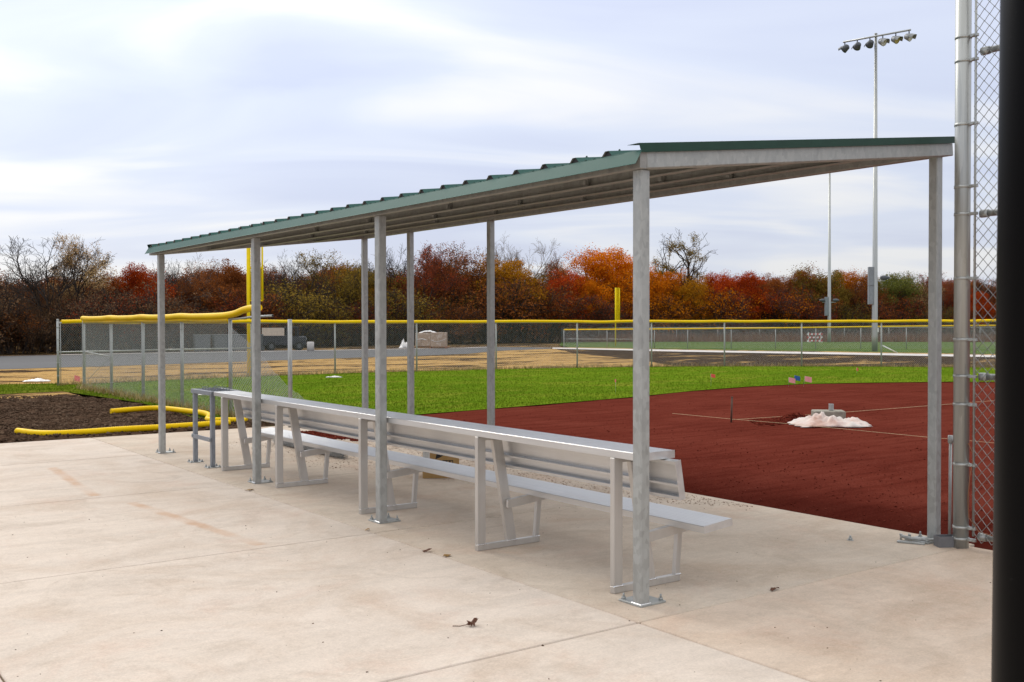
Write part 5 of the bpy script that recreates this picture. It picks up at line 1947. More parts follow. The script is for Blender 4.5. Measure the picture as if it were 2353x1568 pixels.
tag(np_mesh('grit', V, F, 'clods'), 'scattered dark grit on the concrete', kind='stuff')

# ================================================================== THE WOODS
TREES = [
    (14.6, 70.9, 7.7, 'bare', 'bark', 1.3, 'large bare grey tree highest at the left edge of the woods'),
    (17.4, 73.4, 7.8, 'sparse', 'leaf_tan', 0.75, 'tree with pale tan leaves beside the large bare tree at left'),
    (12.4, 69.4, 5.2, 'bare', 'bark', 1.1, 'leaning bare tree at the far left edge'),
    (21.2, 73.1, 5.9, 'dense', 'leaf_red', 0.62, 'small red orange crown above the brown thicket at left'),
    (25.0, 76.5, 6.7, 'bare', 'bark', 0.8, 'bare tree just right of the far left shelter post'),
    (28.1, 79.3, 7.2, 'bare', 'bark_pale', 0.7, 'thin pale bare tree under the far end of the roof'),
    (25.8, 74.2, 5.9, 'sparse', 'leaf_rust', 1.0, 'rusty brown leafy tree left of the yellow foul pole'),
    (28.8, 76.1, 6.6, 'dense', 'leaf_rust', 0.9, 'rust brown crown directly left of the yellow foul pole'),
    (33.4, 77.5, 7.5, 'bare', 'bark', 0.9, 'bare twiggy tree just right of the yellow foul pole'),
    (34.7, 76.2, 7.3, 'bare', 'bark', 0.85, 'dark forked bare tree left of the yellow green crown'),
    (38.4, 77.8, 7.9, 'sparse', 'leaf_olive', 1.0, 'yellow green thinning tree left of the second shelter post pair'),
    (40.6, 79.1, 7.4, 'sparse', 'leaf_amber', 0.8, 'amber tinged tree at the left of the rear shelter post'),
    (45.5, 80.7, 8.9, 'bare', 'bark', 0.9, 'bare tree seen between the second and third shelter posts'),
    (48.4, 79.2, 8.9, 'sparse', 'leaf_redbrown', 0.8, 'dark red brown oak with a bright red patch'),
    (52.6, 81.1, 9.5, 'sparse', 'leaf_rust', 1.0, 'tall brown oak thinning at the top in mid picture'),
    (54.1, 80.3, 8.8, 'sparse', 'leaf_rust', 0.9, 'brown leafy tree left of the middle shelter post'),
    (56.7, 78.7, 7.9, 'dense', 'leaf_amber', 1.05, 'round amber and olive crown right of the middle shelter post'),
    (64.3, 85.9, 10.9, 'bare', 'bark_pale', 0.8, 'tall pale bare tree rising behind the amber crown'),
    (61.1, 85.2, 10.0, 'bare', 'bark_pale', 0.7, 'slim pale bare tree behind the middle shelter post'),
    (64.0, 81.6, 8.9, 'sparse', 'leaf_rust', 0.75, 'brown leafy treetop between the amber and orange crowns'),
    (63.5, 78.3, 6.9, 'dense', 'leaf_red', 0.8, 'vivid red crown left of the big orange tree'),
    (68.5, 78.7, 9.3, 'dense', 'leaf_orange', 1.05, 'big bright orange tree left of the front corner post'),
    (72.1, 79.1, 8.6, 'dense', 'leaf_orange', 0.8, 'orange crown partly hidden by the front corner post'),
    (65.1, 77.4, 6.2, 'dense', 'leaf_orange', 0.8, 'lower orange crown under the big orange tree'),
    (76.9, 79.2, 11.4, 'snag', 'bark', 0.9, 'gnarled half bare tree touching the right of the corner post'),
    (79.8, 78.3, 11.4, 'snag', 'bark', 1.15, 'tall gnarled half bare tree with upright leafy tufts'),
    (75.0, 77.0, 7.2, 'dense', 'leaf_orange', 0.85, 'orange crown just right of the front corner post'),
    (77.4, 75.3, 6.4, 'dense', 'leaf_amber', 0.9, 'olive and amber crown below the gnarled trees'),
    (81.3, 75.0, 7.0, 'dense', 'leaf_red', 0.9, 'dark red crown right of the gnarled trees'),
    (85.2, 74.7, 7.2, 'dense', 'leaf_red', 0.9, 'taller dark red crown in the right half of the woods'),
    (88.9, 74.5, 7.1, 'dense', 'leaf_rust', 0.7, 'rust crown left of the thin grey trees'),
    (91.5, 74.5, 6.8, 'bare', 'bark_pale', 0.8, 'thin grey bare tree right of the dark red crowns'),
    (92.6, 72.8, 7.6, 'dense', 'leaf_rust', 0.95, 'orange brown crown left of the farther light pole'),
    (93.6, 71.2, 7.7, 'dense', 'leaf_olive', 0.9, 'olive brown crown behind the farther light pole'),
    (97.7, 71.1, 7.6, 'dense', 'leaf_orange', 0.75, 'orange topped crown between the two light poles'),
    (97.8, 68.9, 7.1, 'sparse', 'leaf_rust', 0.9, 'brown leafy tree behind the control box of the near light pole'),
    (101.7, 67.8, 7.2, 'dense', 'leaf_green', 0.95, 'dark green crown right of the near light pole'),
    (105.1, 67.1, 6.9, 'sparse', 'leaf_tan', 0.9, 'pale tan leafed tree left of the right shelter post'),
    (105.8, 64.6, 7.4, 'sparse', 'leaf_redbrown', 0.9, 'red brown tree between the right shelter post and the backstop post'),
    (110.9, 62.9, 6.8, 'bare', 'bark', 0.8, 'bare tree seen through the backstop mesh'),
    (107.4, 61.7, 5.4, 'dense', 'leaf_red', 0.8, 'red crown low behind the backstop mesh'),
    (10.5, 78.6, 4.4, 'bare', 'bark', 1.2, None),
    (11.0, 74.4, 4.9, 'sparse', 'leaf_rust', 0.92, None),
    (12.2, 75.0, 4.8, 'sparse', 'leaf_rust', 0.94, None),
    (12.8, 74.6, 4.4, 'sparse', 'leaf_rust', 1.21, None),
    (15.0, 79.2, 5.0, 'sparse', 'leaf_rust', 0.95, None),
    (15.5, 75.1, 4.3, 'sparse', 'leaf_rust', 0.97, None),
    (17.4, 79.3, 4.7, 'sparse', 'leaf_rust', 0.98, None),
    (17.5, 75.2, 4.8, 'sparse', 'leaf_rust', 0.97, None),
    (19.4, 78.2, 4.7, 'bare', 'bark', 0.9, None),
    (20.2, 76.4, 4.4, 'bare', 'bark', 1.09, None),
    (21.5, 75.1, 5.2, 'dense', 'leaf_rust', 1.29, None),
    (23.0, 78.2, 4.7, 'sparse', 'leaf_rust', 1.05, None),
    (24.0, 76.9, 5.4, 'sparse', 'leaf_rust', 1.28, None),
    (26.9, 80.6, 5.5, 'sparse', 'leaf_rust', 1.11, None),
    (27.7, 77.6, 5.0, 'sparse', 'leaf_redbrown', 1.24, None),
    (29.4, 79.5, 5.4, 'sparse', 'leaf_rust', 1.27, None),
    (32.0, 81.5, 6.0, 'bare', 'bark', 1.22, None),
    (32.9, 81.3, 6.3, 'sparse', 'leaf_rust', 1.29, None),
    (34.7, 81.4, 5.8, 'bare', 'bark', 1.23, None),
    (36.3, 82.0, 5.6, 'dense', 'leaf_redbrown', 0.91, None),
    (40.3, 84.4, 6.3, 'sparse', 'leaf_redbrown', 0.95, None),
    (40.1, 82.4, 6.4, 'dense', 'leaf_rust', 0.92, None),
    (43.3, 83.3, 6.4, 'bare', 'bark', 0.97, None),
    (43.7, 81.9, 6.7, 'dense', 'leaf_olive', 1.06, None),
    (45.8, 81.9, 6.6, 'dense', 'leaf_redbrown', 1.04, None),
    (48.2, 84.2, 6.4, 'sparse', 'leaf_olive', 1.04, None),
    (50.4, 83.8, 6.5, 'sparse', 'leaf_olive', 1.01, None),
    (53.1, 84.2, 6.7, 'sparse', 'leaf_olive', 0.9, None),
    (55.5, 84.6, 6.8, 'sparse', 'leaf_olive', 1.23, None),
    (56.4, 83.6, 6.9, 'sparse', 'leaf_olive', 1.28, None),
    (60.0, 84.1, 6.1, 'bare', 'bark', 1.11, None),
    (62.5, 84.7, 6.2, 'sparse', 'leaf_redbrown', 1.09, None),
    (65.1, 85.5, 6.1, 'dense', 'leaf_redbrown', 1.11, None),
    (67.4, 85.5, 6.2, 'sparse', 'leaf_amber', 1.01, None),
    (69.0, 84.3, 6.4, 'sparse', 'leaf_red', 0.97, None),
    (72.3, 84.5, 5.9, 'sparse', 'leaf_orange', 0.97, None),
    (73.0, 82.4, 6.4, 'sparse', 'leaf_rust', 1.12, None),
    (75.9, 83.3, 7.0, 'sparse', 'leaf_redbrown', 0.98, None),
    (78.2, 83.6, 5.7, 'sparse', 'leaf_orange', 1.24, None),
    (79.6, 81.7, 6.4, 'sparse', 'leaf_orange', 1.02, None),
    (82.6, 81.4, 6.2, 'sparse', 'leaf_rust', 1.23, None),
    (84.8, 82.1, 5.9, 'sparse', 'leaf_redbrown', 1.13, None),
    (84.8, 79.4, 5.4, 'sparse', 'leaf_amber', 1.16, None),
    (90.1, 80.0, 5.8, 'sparse', 'leaf_amber', 1.03, None),
    (92.0, 79.8, 6.2, 'dense', 'leaf_redbrown', 1.02, None),
    (92.2, 76.4, 5.1, 'dense', 'leaf_redbrown', 1.14, None),
    (93.5, 76.2, 6.5, 'bare', 'bark', 1.28, None),
    (96.2, 75.4, 6.4, 'sparse', 'leaf_olive', 1.15, None),
    (98.9, 74.4, 5.3, 'sparse', 'leaf_rust', 0.91, None),
    (100.0, 72.4, 5.4, 'sparse', 'leaf_olive', 1.0, None),
    (102.6, 73.0, 5.7, 'sparse', 'leaf_redbrown', 1.09, None),
    (103.9, 70.6, 6.1, 'sparse', 'leaf_rust', 1.11, None),
    (106.5, 70.6, 6.1, 'sparse', 'leaf_rust', 1.2, None),
    (109.5, 70.5, 6.0, 'sparse', 'leaf_rust', 1.27, None),
    (110.9, 68.7, 5.4, 'sparse', 'leaf_rust', 1.14, None),
    (113.9, 68.2, 5.6, 'bare', 'bark', 1.19, None),
    (114.2, 66.4, 6.6, 'dense', 'leaf_rust', 1.21, None),
    (115.6, 65.2, 5.8, 'dense', 'leaf_redbrown', 1.12, None),
    (119.2, 64.5, 5.7, 'sparse', 'leaf_olive', 0.92, None),
    (121.8, 63.1, 5.5, 'sparse', 'leaf_rust', 0.91, None),
    (121.2, 60.7, 6.3, 'bare', 'bark', 1.24, None),
    (123.4, 59.3, 5.3, 'sparse', 'leaf_olive', 1.08, None),
    (9.2, 67.4, 3.7, 'shrub', 'leaf_redbrown', 1.21, None),
    (10.9, 68.8, 3.4, 'shrub', 'leaf_rust', 1.04, None),
    (12.3, 68.7, 3.3, 'shrub', 'leaf_rust', 0.97, None),
    (13.7, 69.5, 3.7, 'shrub', 'leaf_olive', 1.08, None),
    (14.6, 69.7, 3.8, 'shrub', 'leaf_rust', 1.18, None),
    (16.7, 69.3, 3.7, 'shrub', 'leaf_olive', 1.21, None),
    (17.4, 69.2, 3.6, 'shrub', 'leaf_redbrown', 1.16, None),
    (19.7, 69.5, 3.8, 'shrub', 'leaf_redbrown', 1.09, None),
    (21.2, 70.2, 4.2, 'shrub', 'leaf_rust', 1.23, None),
    (23.1, 71.7, 4.0, 'shrub', 'leaf_rust', 1.09, None),
    (24.5, 72.2, 4.0, 'shrub', 'leaf_olive', 1.17, None),
    (28.0, 74.2, 4.2, 'shrub', 'leaf_redbrown', 1.3, None),
    (29.7, 73.7, 4.0, 'shrub', 'leaf_rust', 1.31, None),
    (31.3, 75.0, 4.5, 'shrub', 'leaf_rust', 1.07, None),
    (34.0, 75.4, 4.4, 'shrub', 'leaf_olive', 1.26, None),
    (36.5, 76.2, 4.4, 'shrub', 'leaf_olive', 1.33, None),
    (38.3, 75.9, 4.5, 'shrub', 'leaf_redbrown', 0.95, None),
    (40.4, 77.3, 4.5, 'shrub', 'leaf_redbrown', 1.37, None),
    (42.5, 77.6, 4.5, 'shrub', 'leaf_olive', 1.34, None),
    (45.6, 78.0, 4.6, 'shrub', 'leaf_rust', 1.0, None),
    (47.8, 77.4, 4.7, 'shrub', 'leaf_rust', 1.34, None),
    (50.4, 78.4, 4.3, 'shrub', 'leaf_olive', 1.28, None),
    (53.5, 78.0, 5.2, 'shrub', 'leaf_rust', 1.36, None),
    (57.3, 79.0, 4.6, 'shrub', 'leaf_rust', 1.14, None),
    (59.4, 77.8, 5.0, 'shrub', 'leaf_rust', 1.13, None),
    (61.1, 78.4, 4.5, 'shrub', 'leaf_red', 1.19, None),
    (65.1, 77.3, 4.4, 'shrub', 'leaf_redbrown', 1.24, None),
    (66.6, 77.1, 4.3, 'shrub', 'leaf_rust', 1.26, None),
    (69.9, 77.5, 4.8, 'shrub', 'leaf_red', 0.92, None),
    (72.2, 76.9, 5.0, 'shrub', 'leaf_rust', 1.29, None),
    (75.3, 76.5, 4.1, 'shrub', 'leaf_orange', 1.32, None),
    (78.6, 74.7, 4.8, 'shrub', 'leaf_orange', 1.3, None),
    (80.4, 74.7, 4.8, 'shrub', 'leaf_redbrown', 0.93, None),
    (83.5, 74.2, 4.1, 'shrub', 'leaf_orange', 1.12, None),
    (88.1, 72.7, 4.9, 'shrub', 'leaf_orange', 1.25, None),
    (88.9, 71.2, 5.0, 'shrub', 'leaf_redbrown', 1.06, None),
    (91.3, 69.8, 4.0, 'shrub', 'leaf_redbrown', 1.01, None),
    (94.5, 69.4, 4.4, 'shrub', 'leaf_olive', 1.09, None),
    (98.0, 67.9, 4.7, 'shrub', 'leaf_rust', 1.12, None),
    (99.7, 66.9, 4.9, 'shrub', 'leaf_redbrown', 1.14, None),
    (101.3, 64.5, 4.6, 'shrub', 'leaf_olive', 0.96, None),
    (104.7, 64.0, 4.0, 'shrub', 'leaf_redbrown', 1.38, None),
    (105.1, 62.8, 4.1, 'shrub', 'leaf_olive', 0.92, None),
    (110.2, 61.3, 3.9, 'shrub', 'leaf_olive', 0.94, None),
    (112.3, 59.9, 4.3, 'shrub', 'leaf_rust', 1.35, None),
    (114.5, 58.8, 4.4, 'shrub', 'leaf_redbrown', 1.31, None),
    (117.7, 57.4, 4.1, 'shrub', 'leaf_rust', 1.03, None),
    (10.2, 77.7, 5.3, 'dense', 'leaf_rust', 1.07, None),
    (11.5, 80.1, 5.4, 'bare', 'bark', 1.31, None),
    (12.2, 79.2, 4.7, 'bare', 'bark', 1.33, None),
    (13.7, 79.2, 5.0, 'bare', 'bark', 1.09, None),
    (14.4, 80.7, 5.3, 'bare', 'bark', 1.07, None),
    (15.9, 81.0, 5.4, 'dense', 'leaf_rust', 1.24, None),
    (16.3, 78.8, 5.2, 'sparse', 'leaf_rust', 1.17, None),
    (17.8, 82.2, 5.3, 'sparse', 'leaf_rust', 1.18, None),
    (17.8, 77.5, 5.1, 'dense', 'leaf_rust', 1.0, None),
    (19.3, 80.9, 4.9, 'dense', 'leaf_rust', 1.01, None),
    (20.4, 78.8, 5.3, 'dense', 'leaf_rust', 1.09, None),
    (21.2, 78.6, 5.3, 'sparse', 'leaf_rust', 1.3, None),
    (23.8, 83.5, 5.3, 'bare', 'bark', 1.27, None),
    (24.8, 83.4, 5.7, 'bare', 'bark', 1.06, None),
    (25.3, 82.8, 5.9, 'sparse', 'leaf_rust', 1.04, None),
    (25.6, 79.0, 5.6, 'sparse', 'leaf_rust', 1.21, None),
    (28.4, 83.2, 6.2, 'sparse', 'leaf_rust', 1.24, None),
    (28.8, 81.9, 6.3, 'sparse', 'leaf_rust', 1.12, None),
    (31.6, 85.4, 6.2, 'dense', 'leaf_rust', 1.39, None),
    (32.8, 86.5, 6.6, 'dense', 'leaf_redbrown', 1.17, None),
    (32.5, 81.1, 6.1, 'bare', 'bark', 1.11, None),
    (36.4, 87.2, 6.4, 'bare', 'bark', 1.35, None),
    (36.1, 82.9, 6.8, 'sparse', 'leaf_rust', 1.37, None),
    (38.6, 86.1, 6.2, 'sparse', 'leaf_rust', 1.36, None),
    (40.9, 88.2, 6.5, 'sparse', 'leaf_redbrown', 1.1, None),
    (39.9, 83.3, 7.1, 'bare', 'bark', 1.16, None),
    (43.3, 86.9, 7.1, 'dense', 'leaf_redbrown', 1.04, None),
    (43.9, 84.5, 7.2, 'sparse', 'leaf_olive', 1.12, None),
    (45.9, 87.0, 7.3, 'sparse', 'leaf_rust', 1.07, None),
    (48.8, 88.8, 7.5, 'bare', 'bark', 1.21, None),
    (47.9, 84.5, 7.1, 'sparse', 'leaf_olive', 1.39, None),
    (49.3, 84.5, 7.2, 'sparse', 'leaf_rust', 1.24, None),
    (53.5, 87.9, 7.3, 'sparse', 'leaf_redbrown', 1.28, None),
    (52.7, 84.7, 7.2, 'sparse', 'leaf_rust', 1.03, None),
    (56.9, 87.7, 7.0, 'bare', 'bark', 1.09, None),
    (56.6, 84.2, 7.7, 'bare', 'bark', 1.27, None),
    (59.1, 86.1, 7.1, 'sparse', 'leaf_olive', 1.23, None),
    (62.1, 87.1, 7.0, 'sparse', 'leaf_olive', 1.38, None),
    (62.1, 85.7, 7.8, 'sparse', 'leaf_rust', 1.08, None),
    (64.4, 84.8, 6.7, 'bare', 'bark', 1.31, None),
    (66.1, 85.4, 7.6, 'sparse', 'leaf_amber', 1.24, None),
    (68.4, 85.8, 7.3, 'sparse', 'leaf_orange', 1.3, None),
    (71.0, 87.0, 7.1, 'sparse', 'leaf_rust', 1.14, None),
    (73.0, 86.9, 6.5, 'sparse', 'leaf_rust', 1.26, None),
    (71.7, 82.9, 6.8, 'dense', 'leaf_orange', 1.38, None),
    (76.8, 86.1, 6.2, 'sparse', 'leaf_redbrown', 1.11, None),
    (77.1, 82.8, 6.5, 'sparse', 'leaf_red', 1.17, None),
    (77.0, 81.8, 6.7, 'sparse', 'leaf_redbrown', 1.32, None),
    (84.4, 86.0, 7.4, 'sparse', 'leaf_red', 1.22, None),
    (82.7, 83.1, 7.0, 'sparse', 'leaf_amber', 1.39, None),
    (85.7, 83.7, 7.1, 'dense', 'leaf_redbrown', 1.38, None),
    (86.2, 81.9, 6.9, 'sparse', 'leaf_amber', 1.31, None),
    (86.5, 79.1, 6.5, 'dense', 'leaf_amber', 1.01, None),
    (92.6, 81.9, 7.1, 'sparse', 'leaf_redbrown', 1.4, None),
    (89.9, 78.3, 7.1, 'sparse', 'leaf_rust', 1.33, None),
    (93.4, 79.0, 7.2, 'sparse', 'leaf_rust', 1.06, None),
    (93.9, 77.0, 6.5, 'dense', 'leaf_rust', 1.3, None),
    (95.5, 75.7, 6.4, 'sparse', 'leaf_rust', 1.08, None),
    (101.9, 79.1, 7.6, 'sparse', 'leaf_rust', 1.09, None),
    (99.0, 75.7, 7.3, 'bare', 'bark', 1.17, None),
    (105.6, 77.4, 7.6, 'sparse', 'leaf_redbrown', 1.21, None),
    (102.9, 74.4, 7.5, 'bare', 'bark', 1.26, None),
    (108.6, 75.7, 7.3, 'sparse', 'leaf_redbrown', 1.35, None),
    (105.2, 72.1, 7.6, 'sparse', 'leaf_olive', 1.15, None),
    (109.7, 73.2, 7.5, 'sparse', 'leaf_rust', 1.09, None),
    (109.3, 70.9, 7.1, 'sparse', 'leaf_olive', 1.02, None),
    (109.8, 68.7, 7.0, 'sparse', 'leaf_redbrown', 1.04, None),
    (116.8, 71.1, 6.9, 'dense', 'leaf_redbrown', 1.37, None),
    (116.9, 68.8, 7.0, 'sparse', 'leaf_rust', 1.27, None),
    (116.9, 67.7, 6.9, 'dense', 'leaf_rust', 1.04, None),
    (115.8, 65.0, 7.0, 'bare', 'bark', 1.18, None),
    (122.2, 66.6, 6.9, 'dense', 'leaf_rust', 1.02, None),
    (124.8, 65.7, 7.2, 'sparse', 'leaf_rust', 1.14, None),
    (125.1, 64.2, 7.3, 'sparse', 'leaf_rust', 1.33, None),
    (128.4, 64.2, 7.3, 'sparse', 'leaf_rust', 1.11, None),
    (126.4, 61.5, 6.8, 'sparse', 'leaf_rust', 1.36, None),
]
WOOD = [(4.9, 66.9), (7.1, 67.4), (9.3, 67.8), (11.7, 68.2), (14.2, 68.8), (16.9, 69.3), (19.8, 69.7), (23.2, 71.4), (26.8, 72.9), (30.6, 74.2), (34.7, 75.4), (39.0, 76.4), (43.5, 77.2), (48.1, 77.6), (52.9, 77.8), (57.9, 77.9), (62.8, 77.6), (68.0, 77.1), (73.3, 76.5), (78.1, 75.1), (83.0, 73.6), (88.0, 72.0), (92.3, 69.7), (96.7, 67.4), (101.1, 65.0), (105.6, 62.6), (110.1, 60.2), (114.7, 57.8), (119.4, 55.3)]


def unit(v):
    return v / (np.linalg.norm(v) + 1e-9)


def grow(seed, H, kids, lens, ang, wob, trop, r0, trunk=0.5, stems=1):
    """recursive branching; returns segments per level and the sample points of the fine branches"""
    rg = np.random.default_rng(seed)
    segs, pts = [], []

    def br(p, d, L, r, lev):
        n = max(2, int(round(L / (0.55 if lev < 2 else 0.35))))
        n = min(n, 9)
        path = [p]
        for i in range(n):
            d = unit(d + rg.normal(size=3) * wob[min(lev, len(wob) - 1)] + np.array([0, 0, trop[min(lev, len(trop) - 1)]]))
            q = p + d * (L / n)
            ra, rb_ = r * (1 - 0.72 * i / n), r * (1 - 0.72 * (i + 1) / n)
            segs.append((p, q, max(ra, 0.012), max(rb_, 0.009), lev))
            if lev >= 2:
                pts.append((q, lev))
            p = q
            path.append(q)
        if lev >= len(kids):
            return
        for c in range(kids[lev]):
            t = rg.uniform(0.28 if lev else trunk, 1.0) if c else 1.0
            f = t * n
            i = min(int(f), n - 1)
            s = path[i] + (path[i + 1] - path[i]) * (f - i)
            dd = unit(path[i + 1] - path[i])
            a = rg.uniform(*ang[min(lev, len(ang) - 1)])
            o = unit(np.cross(dd, rg.normal(size=3)))
            nd = unit(dd * math.cos(a) + o * math.sin(a))
            br(s, nd, L * rg.uniform(*lens[min(lev, len(lens) - 1)]) * (1.12 - 0.4 * t if lev else 1.0), r * (0.62 if lev else 0.55) * (1 - 0.35 * t), lev + 1)

    for s in range(stems):
        if stems == 1:
            br(np.zeros(3), unit(np.array([rg.normal() * 0.06, rg.normal() * 0.06, 1])), H, r0, 0)
        else:
            t = rg.uniform(0, 6.28)
            br(np.array([math.cos(t), math.sin(t), 0]) * rg.uniform(0, 0.9), unit(np.array([math.cos(t) * 0.5, math.sin(t) * 0.5, 1.0])), H * rg.uniform(0.7, 1.1), r0, 1)
    return segs, pts


def wood_mesh(segs, mat):
    thick = [s for s in segs if s[4] <= 1]
    thin = [s for s in segs if s[4] > 1]
    out = []
    for S, n in ((thick, 6), (thin, 3)):
        if S:
            V, F = np_segs([s[0] for s in S], [s[1] for s in S], [s[2] for s in S], [s[3] for s in S], n)
            out.append((V, F))
    V, F = merge(out)
    return V, F


PROTO = {}
TID = 0


def proto(kind, i):
    key = (kind, i)
    if key in PROTO:
        return PROTO[key]
    sd_ = 100 + i * 17 + {'bare': 0, 'sparse': 1000, 'dense': 2000, 'snag': 3000, 'shrub': 4000}[kind]
    rg = np.random.default_rng(sd_)
    R_ = math.radians
    if kind == 'bare':
        segs, pts = grow(sd_, 4.6, [8, 7, 6, 4], [(0.70, 1.05), (0.45, 0.72), (0.45, 0.7), (0.45, 0.75)], [(R_(22), R_(52)), (R_(25), R_(55)), (R_(22), R_(55))], [0.05, 0.12, 0.16, 0.18], [0.05, 0.07, 0.06, 0.05, 0.04], 0.22, 0.36)
        nl, ls, sg = 0, 0, 0
    elif kind == 'sparse':
        segs, pts = grow(sd_, 4.4, [8, 6, 5, 3], [(0.60, 0.90), (0.45, 0.7), (0.45, 0.7), (0.5, 0.8)], [(R_(25), R_(58)), (R_(25), R_(55))], [0.06, 0.13, 0.17], [0.04, 0.05, 0.04], 0.17, 0.28)
        nl, ls, sg = 13000, 0.055, 0.16
    elif kind == 'dense':
        segs, pts = grow(sd_, 4.2, [10, 7, 4], [(0.55, 0.78), (0.42, 0.62), (0.5, 0.8)], [(R_(35), R_(75)), (R_(30), R_(65))], [0.05, 0.12, 0.17], [0.03, 0.03, 0.03], 0.18, 0.22)
        nl, ls, sg = 32000, 0.060, 0.10
    elif kind == 'snag':
        segs, pts = grow(sd_, 4.8, [5, 4, 4, 4], [(0.7, 1.05), (0.4, 0.65), (0.4, 0.6), (0.4, 0.7)], [(R_(20), R_(60)), (R_(25), R_(60))], [0.12, 0.20, 0.22], [0.05, 0.10, 0.08], 0.30, 0.30)
        nl, ls, sg = 3600, 0.055, 0.14
    else:
        segs, pts = grow(sd_, 2.3, [0, 6, 5, 3], [(0.6, 0.9), (0.45, 0.7), (0.5, 0.8)], [(R_(20), R_(50))], [0.1, 0.12, 0.16], [0.05, 0.05, 0.04], 0.035, 0.2, 16)
        nl, ls, sg = 9000, 0.048, 0.17
    V, F = wood_mesh(segs, 'bark')
    top = np.percentile(V[:, 2], 99.9)
    me_w = np_mesh('trunk', V, F, 'bark')
    m_w = me_w.data
    bpy.data.objects.remove(me_w)
    m_l = None
    if nl:
        P = np.array([p for p, l in pts if l >= 2])
        wsel = P[:, 2] > (0.22 * top if kind != 'shrub' else 0)
        P = P[wsel]
        if kind == 'snag':                       # leaves gathered in a few tufts
            c_ = P[rg.integers(0, len(P), 9)]
            dmin = np.min(np.linalg.norm(P[:, None] - c_[None], axis=2), axis=1)
            P = P[dmin < 0.75]
        if kind == 'sparse':                     # thin towards the top
            P = P[rg.uniform(0, 1, len(P)) < np.clip(1.35 - P[:, 2] / top, 0.12, 1)]
        Q = P[rg.integers(0, len(P), nl)] + rg.normal(size=(nl, 3)) * sg
        if kind == 'dense':                      # domed crown of leafy lobes, leaves gathered near each lobe's skin
            Rc, zc_, hc = 2.45, top * 0.56, top * 0.46
            NL_ = 60
            u_ = rg.normal(size=(NL_, 3))
            u_ /= np.linalg.norm(u_, axis=1, keepdims=True)
            u_[:, 2] = np.where(u_[:, 2] < -0.6, -u_[:, 2], u_[:, 2])
            ctr_ = u_ * np.array([Rc, Rc, hc]) * rg.uniform(0.40, 1.0, (NL_, 1)) + np.array([0, 0, zc_])
            rad_ = rg.uniform(0.25, 0.78, NL_) ** 1.0
            pick = rg.choice(NL_, nl, p=rad_ ** 2 / (rad_ ** 2).sum())
            w3 = rg.normal(size=(nl, 3))
            w3 /= np.linalg.norm(w3, axis=1, keepdims=True)
            rr3 = rad_[pick] * np.clip(rg.normal(0.80, 0.22, nl), 0.1, 1.5)
            Q = ctr_[pick] + w3 * rr3[:, None] * np.array([1.1, 1.1, 0.8])
            nb_ = int(nl * 0.40)                 # the rest clings to the branches and breaks the outline
            Q[:nb_] = P[rg.integers(0, len(P), nb_)] * np.array([1.12, 1.12, 1.0]) + rg.normal(size=(nb_, 3)) * 0.24
            top = top * 0.0
        Q = Q[Q[:, 2] > 0.05]
        V, F = np_leaves(Q, ls, rg)
        top = max(top, np.percentile(V[:, 2], 99.8))
        o_ = np_mesh('crown', V, F, 'leaf_rust')
        m_l = o_.data
        bpy.data.objects.remove(o_)
    PROTO[key] = (m_w, m_l, float(top))
    return PROTO[key]


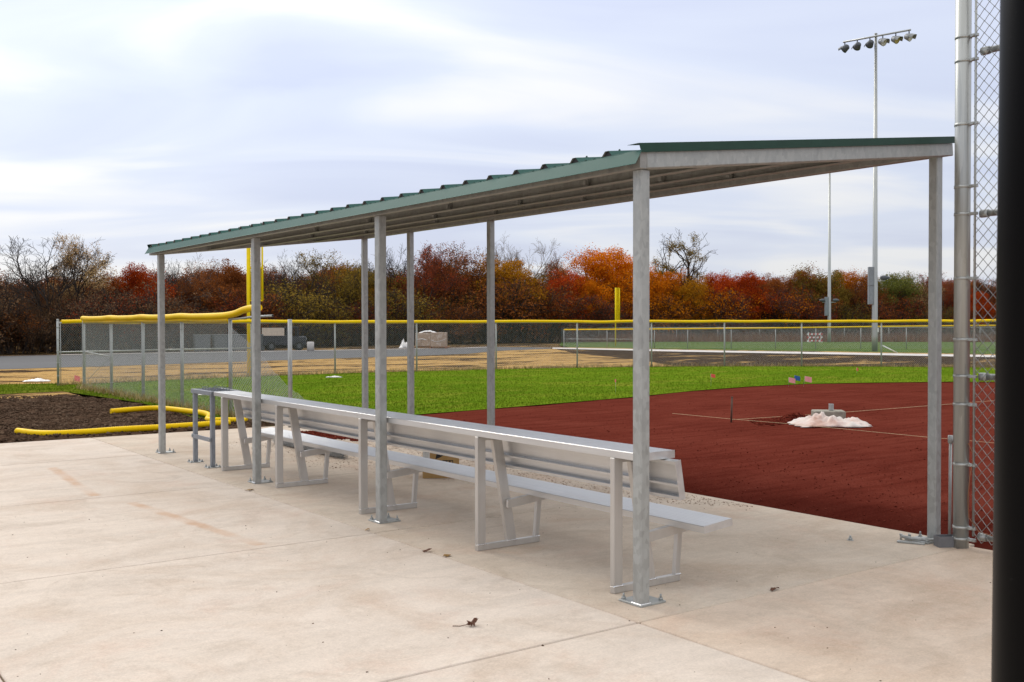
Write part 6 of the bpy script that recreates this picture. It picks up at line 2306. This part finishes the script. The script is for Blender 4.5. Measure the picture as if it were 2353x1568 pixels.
NPRO = {'bare': 4, 'sparse': 4, 'dense': 5, 'snag': 2, 'shrub': 4}
cnt = {k_: 0 for k_ in NPRO}
trg = np.random.default_rng(77)
GEN = {'leaf_rust': 'rusty brown tree', 'leaf_redbrown': 'dull red brown tree', 'leaf_olive': 'olive brown tree', 'leaf_orange': 'orange leaved tree', 'leaf_red': 'red leaved tree', 'leaf_amber': 'amber leaved tree', 'bark': 'bare dark tree'}
for (x, y, h_, kind, mat, wf, lab) in TREES:
    i = cnt[kind] % NPRO[kind]
    cnt[kind] += 1
    m_w, m_l, top = proto(kind, i)
    leafy = mat if mat.startswith('leaf') else 'leaf_olive'
    grp = 'leading trees of the wood edge'
    greyish = kind == 'shrub' and x / y < 0.36 and int(x * 10) % 3 != 0
    if kind == 'shrub':
        h_ *= trg.uniform(0.72, 1.22)
    if greyish:
        leafy = 'brush'
    if lab is None:
        base = GEN[mat].replace('tree', 'bush') if kind == 'shrub' else GEN[mat]
        base = 'grey brown bush' if greyish else base
        side = 'left' if x / y < 0.36 else 'middle' if x / y < 0.95 else 'right'
        lab = '%s standing among others deep in the %s of the woods' % (base, side) if kind != 'shrub' else '%s among others at the %s foot of the woods' % (base, side)
        grp = '%s, %s part of the woods' % (base, side)
    t_o = thing('bush' if kind == 'shrub' else 'tree', lab, 'bush' if kind == 'shrub' else 'tree', (x, y, -0.05), grp)
    s = h_ / top
    wf *= 1.22 if kind == 'dense' else 1.0
    t_o.scale = (s * wf, s * wf, s)
    t_o.rotation_euler = (0, 0, trg.uniform(0, 6.28))
    w_ = bpy.data.objects.new('trunk' if kind != 'shrub' else 'stems', m_w)
    C.objects.link(w_)
    w_.parent = t_o
    w_.material_slots[0].link = 'OBJECT'
    w_.material_slots[0].material = MATS[mat if mat.startswith('bark') else 'bark']
    if m_l is not None:
        l_ = bpy.data.objects.new('crown' if kind != 'shrub' else 'foliage', m_l)
        C.objects.link(l_)
        l_.parent = t_o
        l_.material_slots[0].link = 'OBJECT'
        l_.material_slots[0].material = MATS[leafy]

# undergrowth: one tangled mass along the wood edge
rr = np.random.default_rng(55)
W = np.array(WOOD)
seg_l = np.linalg.norm(np.diff(W, axis=0), axis=1)
cum = np.concatenate([[0], np.cumsum(seg_l)])


def along(s):
    return np.stack([np.interp(s, cum, W[:, 0]), np.interp(s, cum, W[:, 1])], 1)


def away(P):
    d = P / np.linalg.norm(P, axis=1, keepdims=True)
    return d


def brush_pts(n, depth, hmax, seed):
    rg = np.random.default_rng(seed)
    s = rg.uniform(0, cum[-1], n)
    P = along(s)
    dp = rg.uniform(0, depth, n)
    P = P + away(P) * dp[:, None]
    hh = hmax * (0.62 + 0.30 * vnoise(P[:, 0], P[:, 1], 5.0, 9) + 0.22 * vnoise(P[:, 0], P[:, 1], 1.7, 10)) * (0.55 + 0.45 * np.clip(dp / 3.0, 0, 1))
    return P, hh, rg


P, hh, rg = brush_pts(80000, 9.0, 4.5, 61)
Z = hh * rg.uniform(0, 1, len(P)) ** 0.8
V, F = np_leaves(np.c_[P, Z], 0.055, rg)
tag(np_mesh('undergrowth_leaves', V, F, 'brush'), 'brown tangled leaves of the thicket along the wood edge', kind='stuff')
P, hh, rg = brush_pts(125000, 10.0, 5.7, 62)
z0_ = hh * rg.uniform(0, 0.85, len(P))
L_ = rg.uniform(0.35, 1.25, len(P))
d_ = rg.normal(size=(len(P), 3)) * 0.50
d_[:, 2] = 1
d_ /= np.linalg.norm(d_, axis=1, keepdims=True)
P0 = np.c_[P, z0_]
V, F = np_segs(P0, P0 + d_ * L_[:, None], 0.013, 0.005, 3)
tag(np_mesh('undergrowth_twigs', V, F, 'brush'), 'brown leafless twigs of the thicket along the wood edge', kind='stuff')
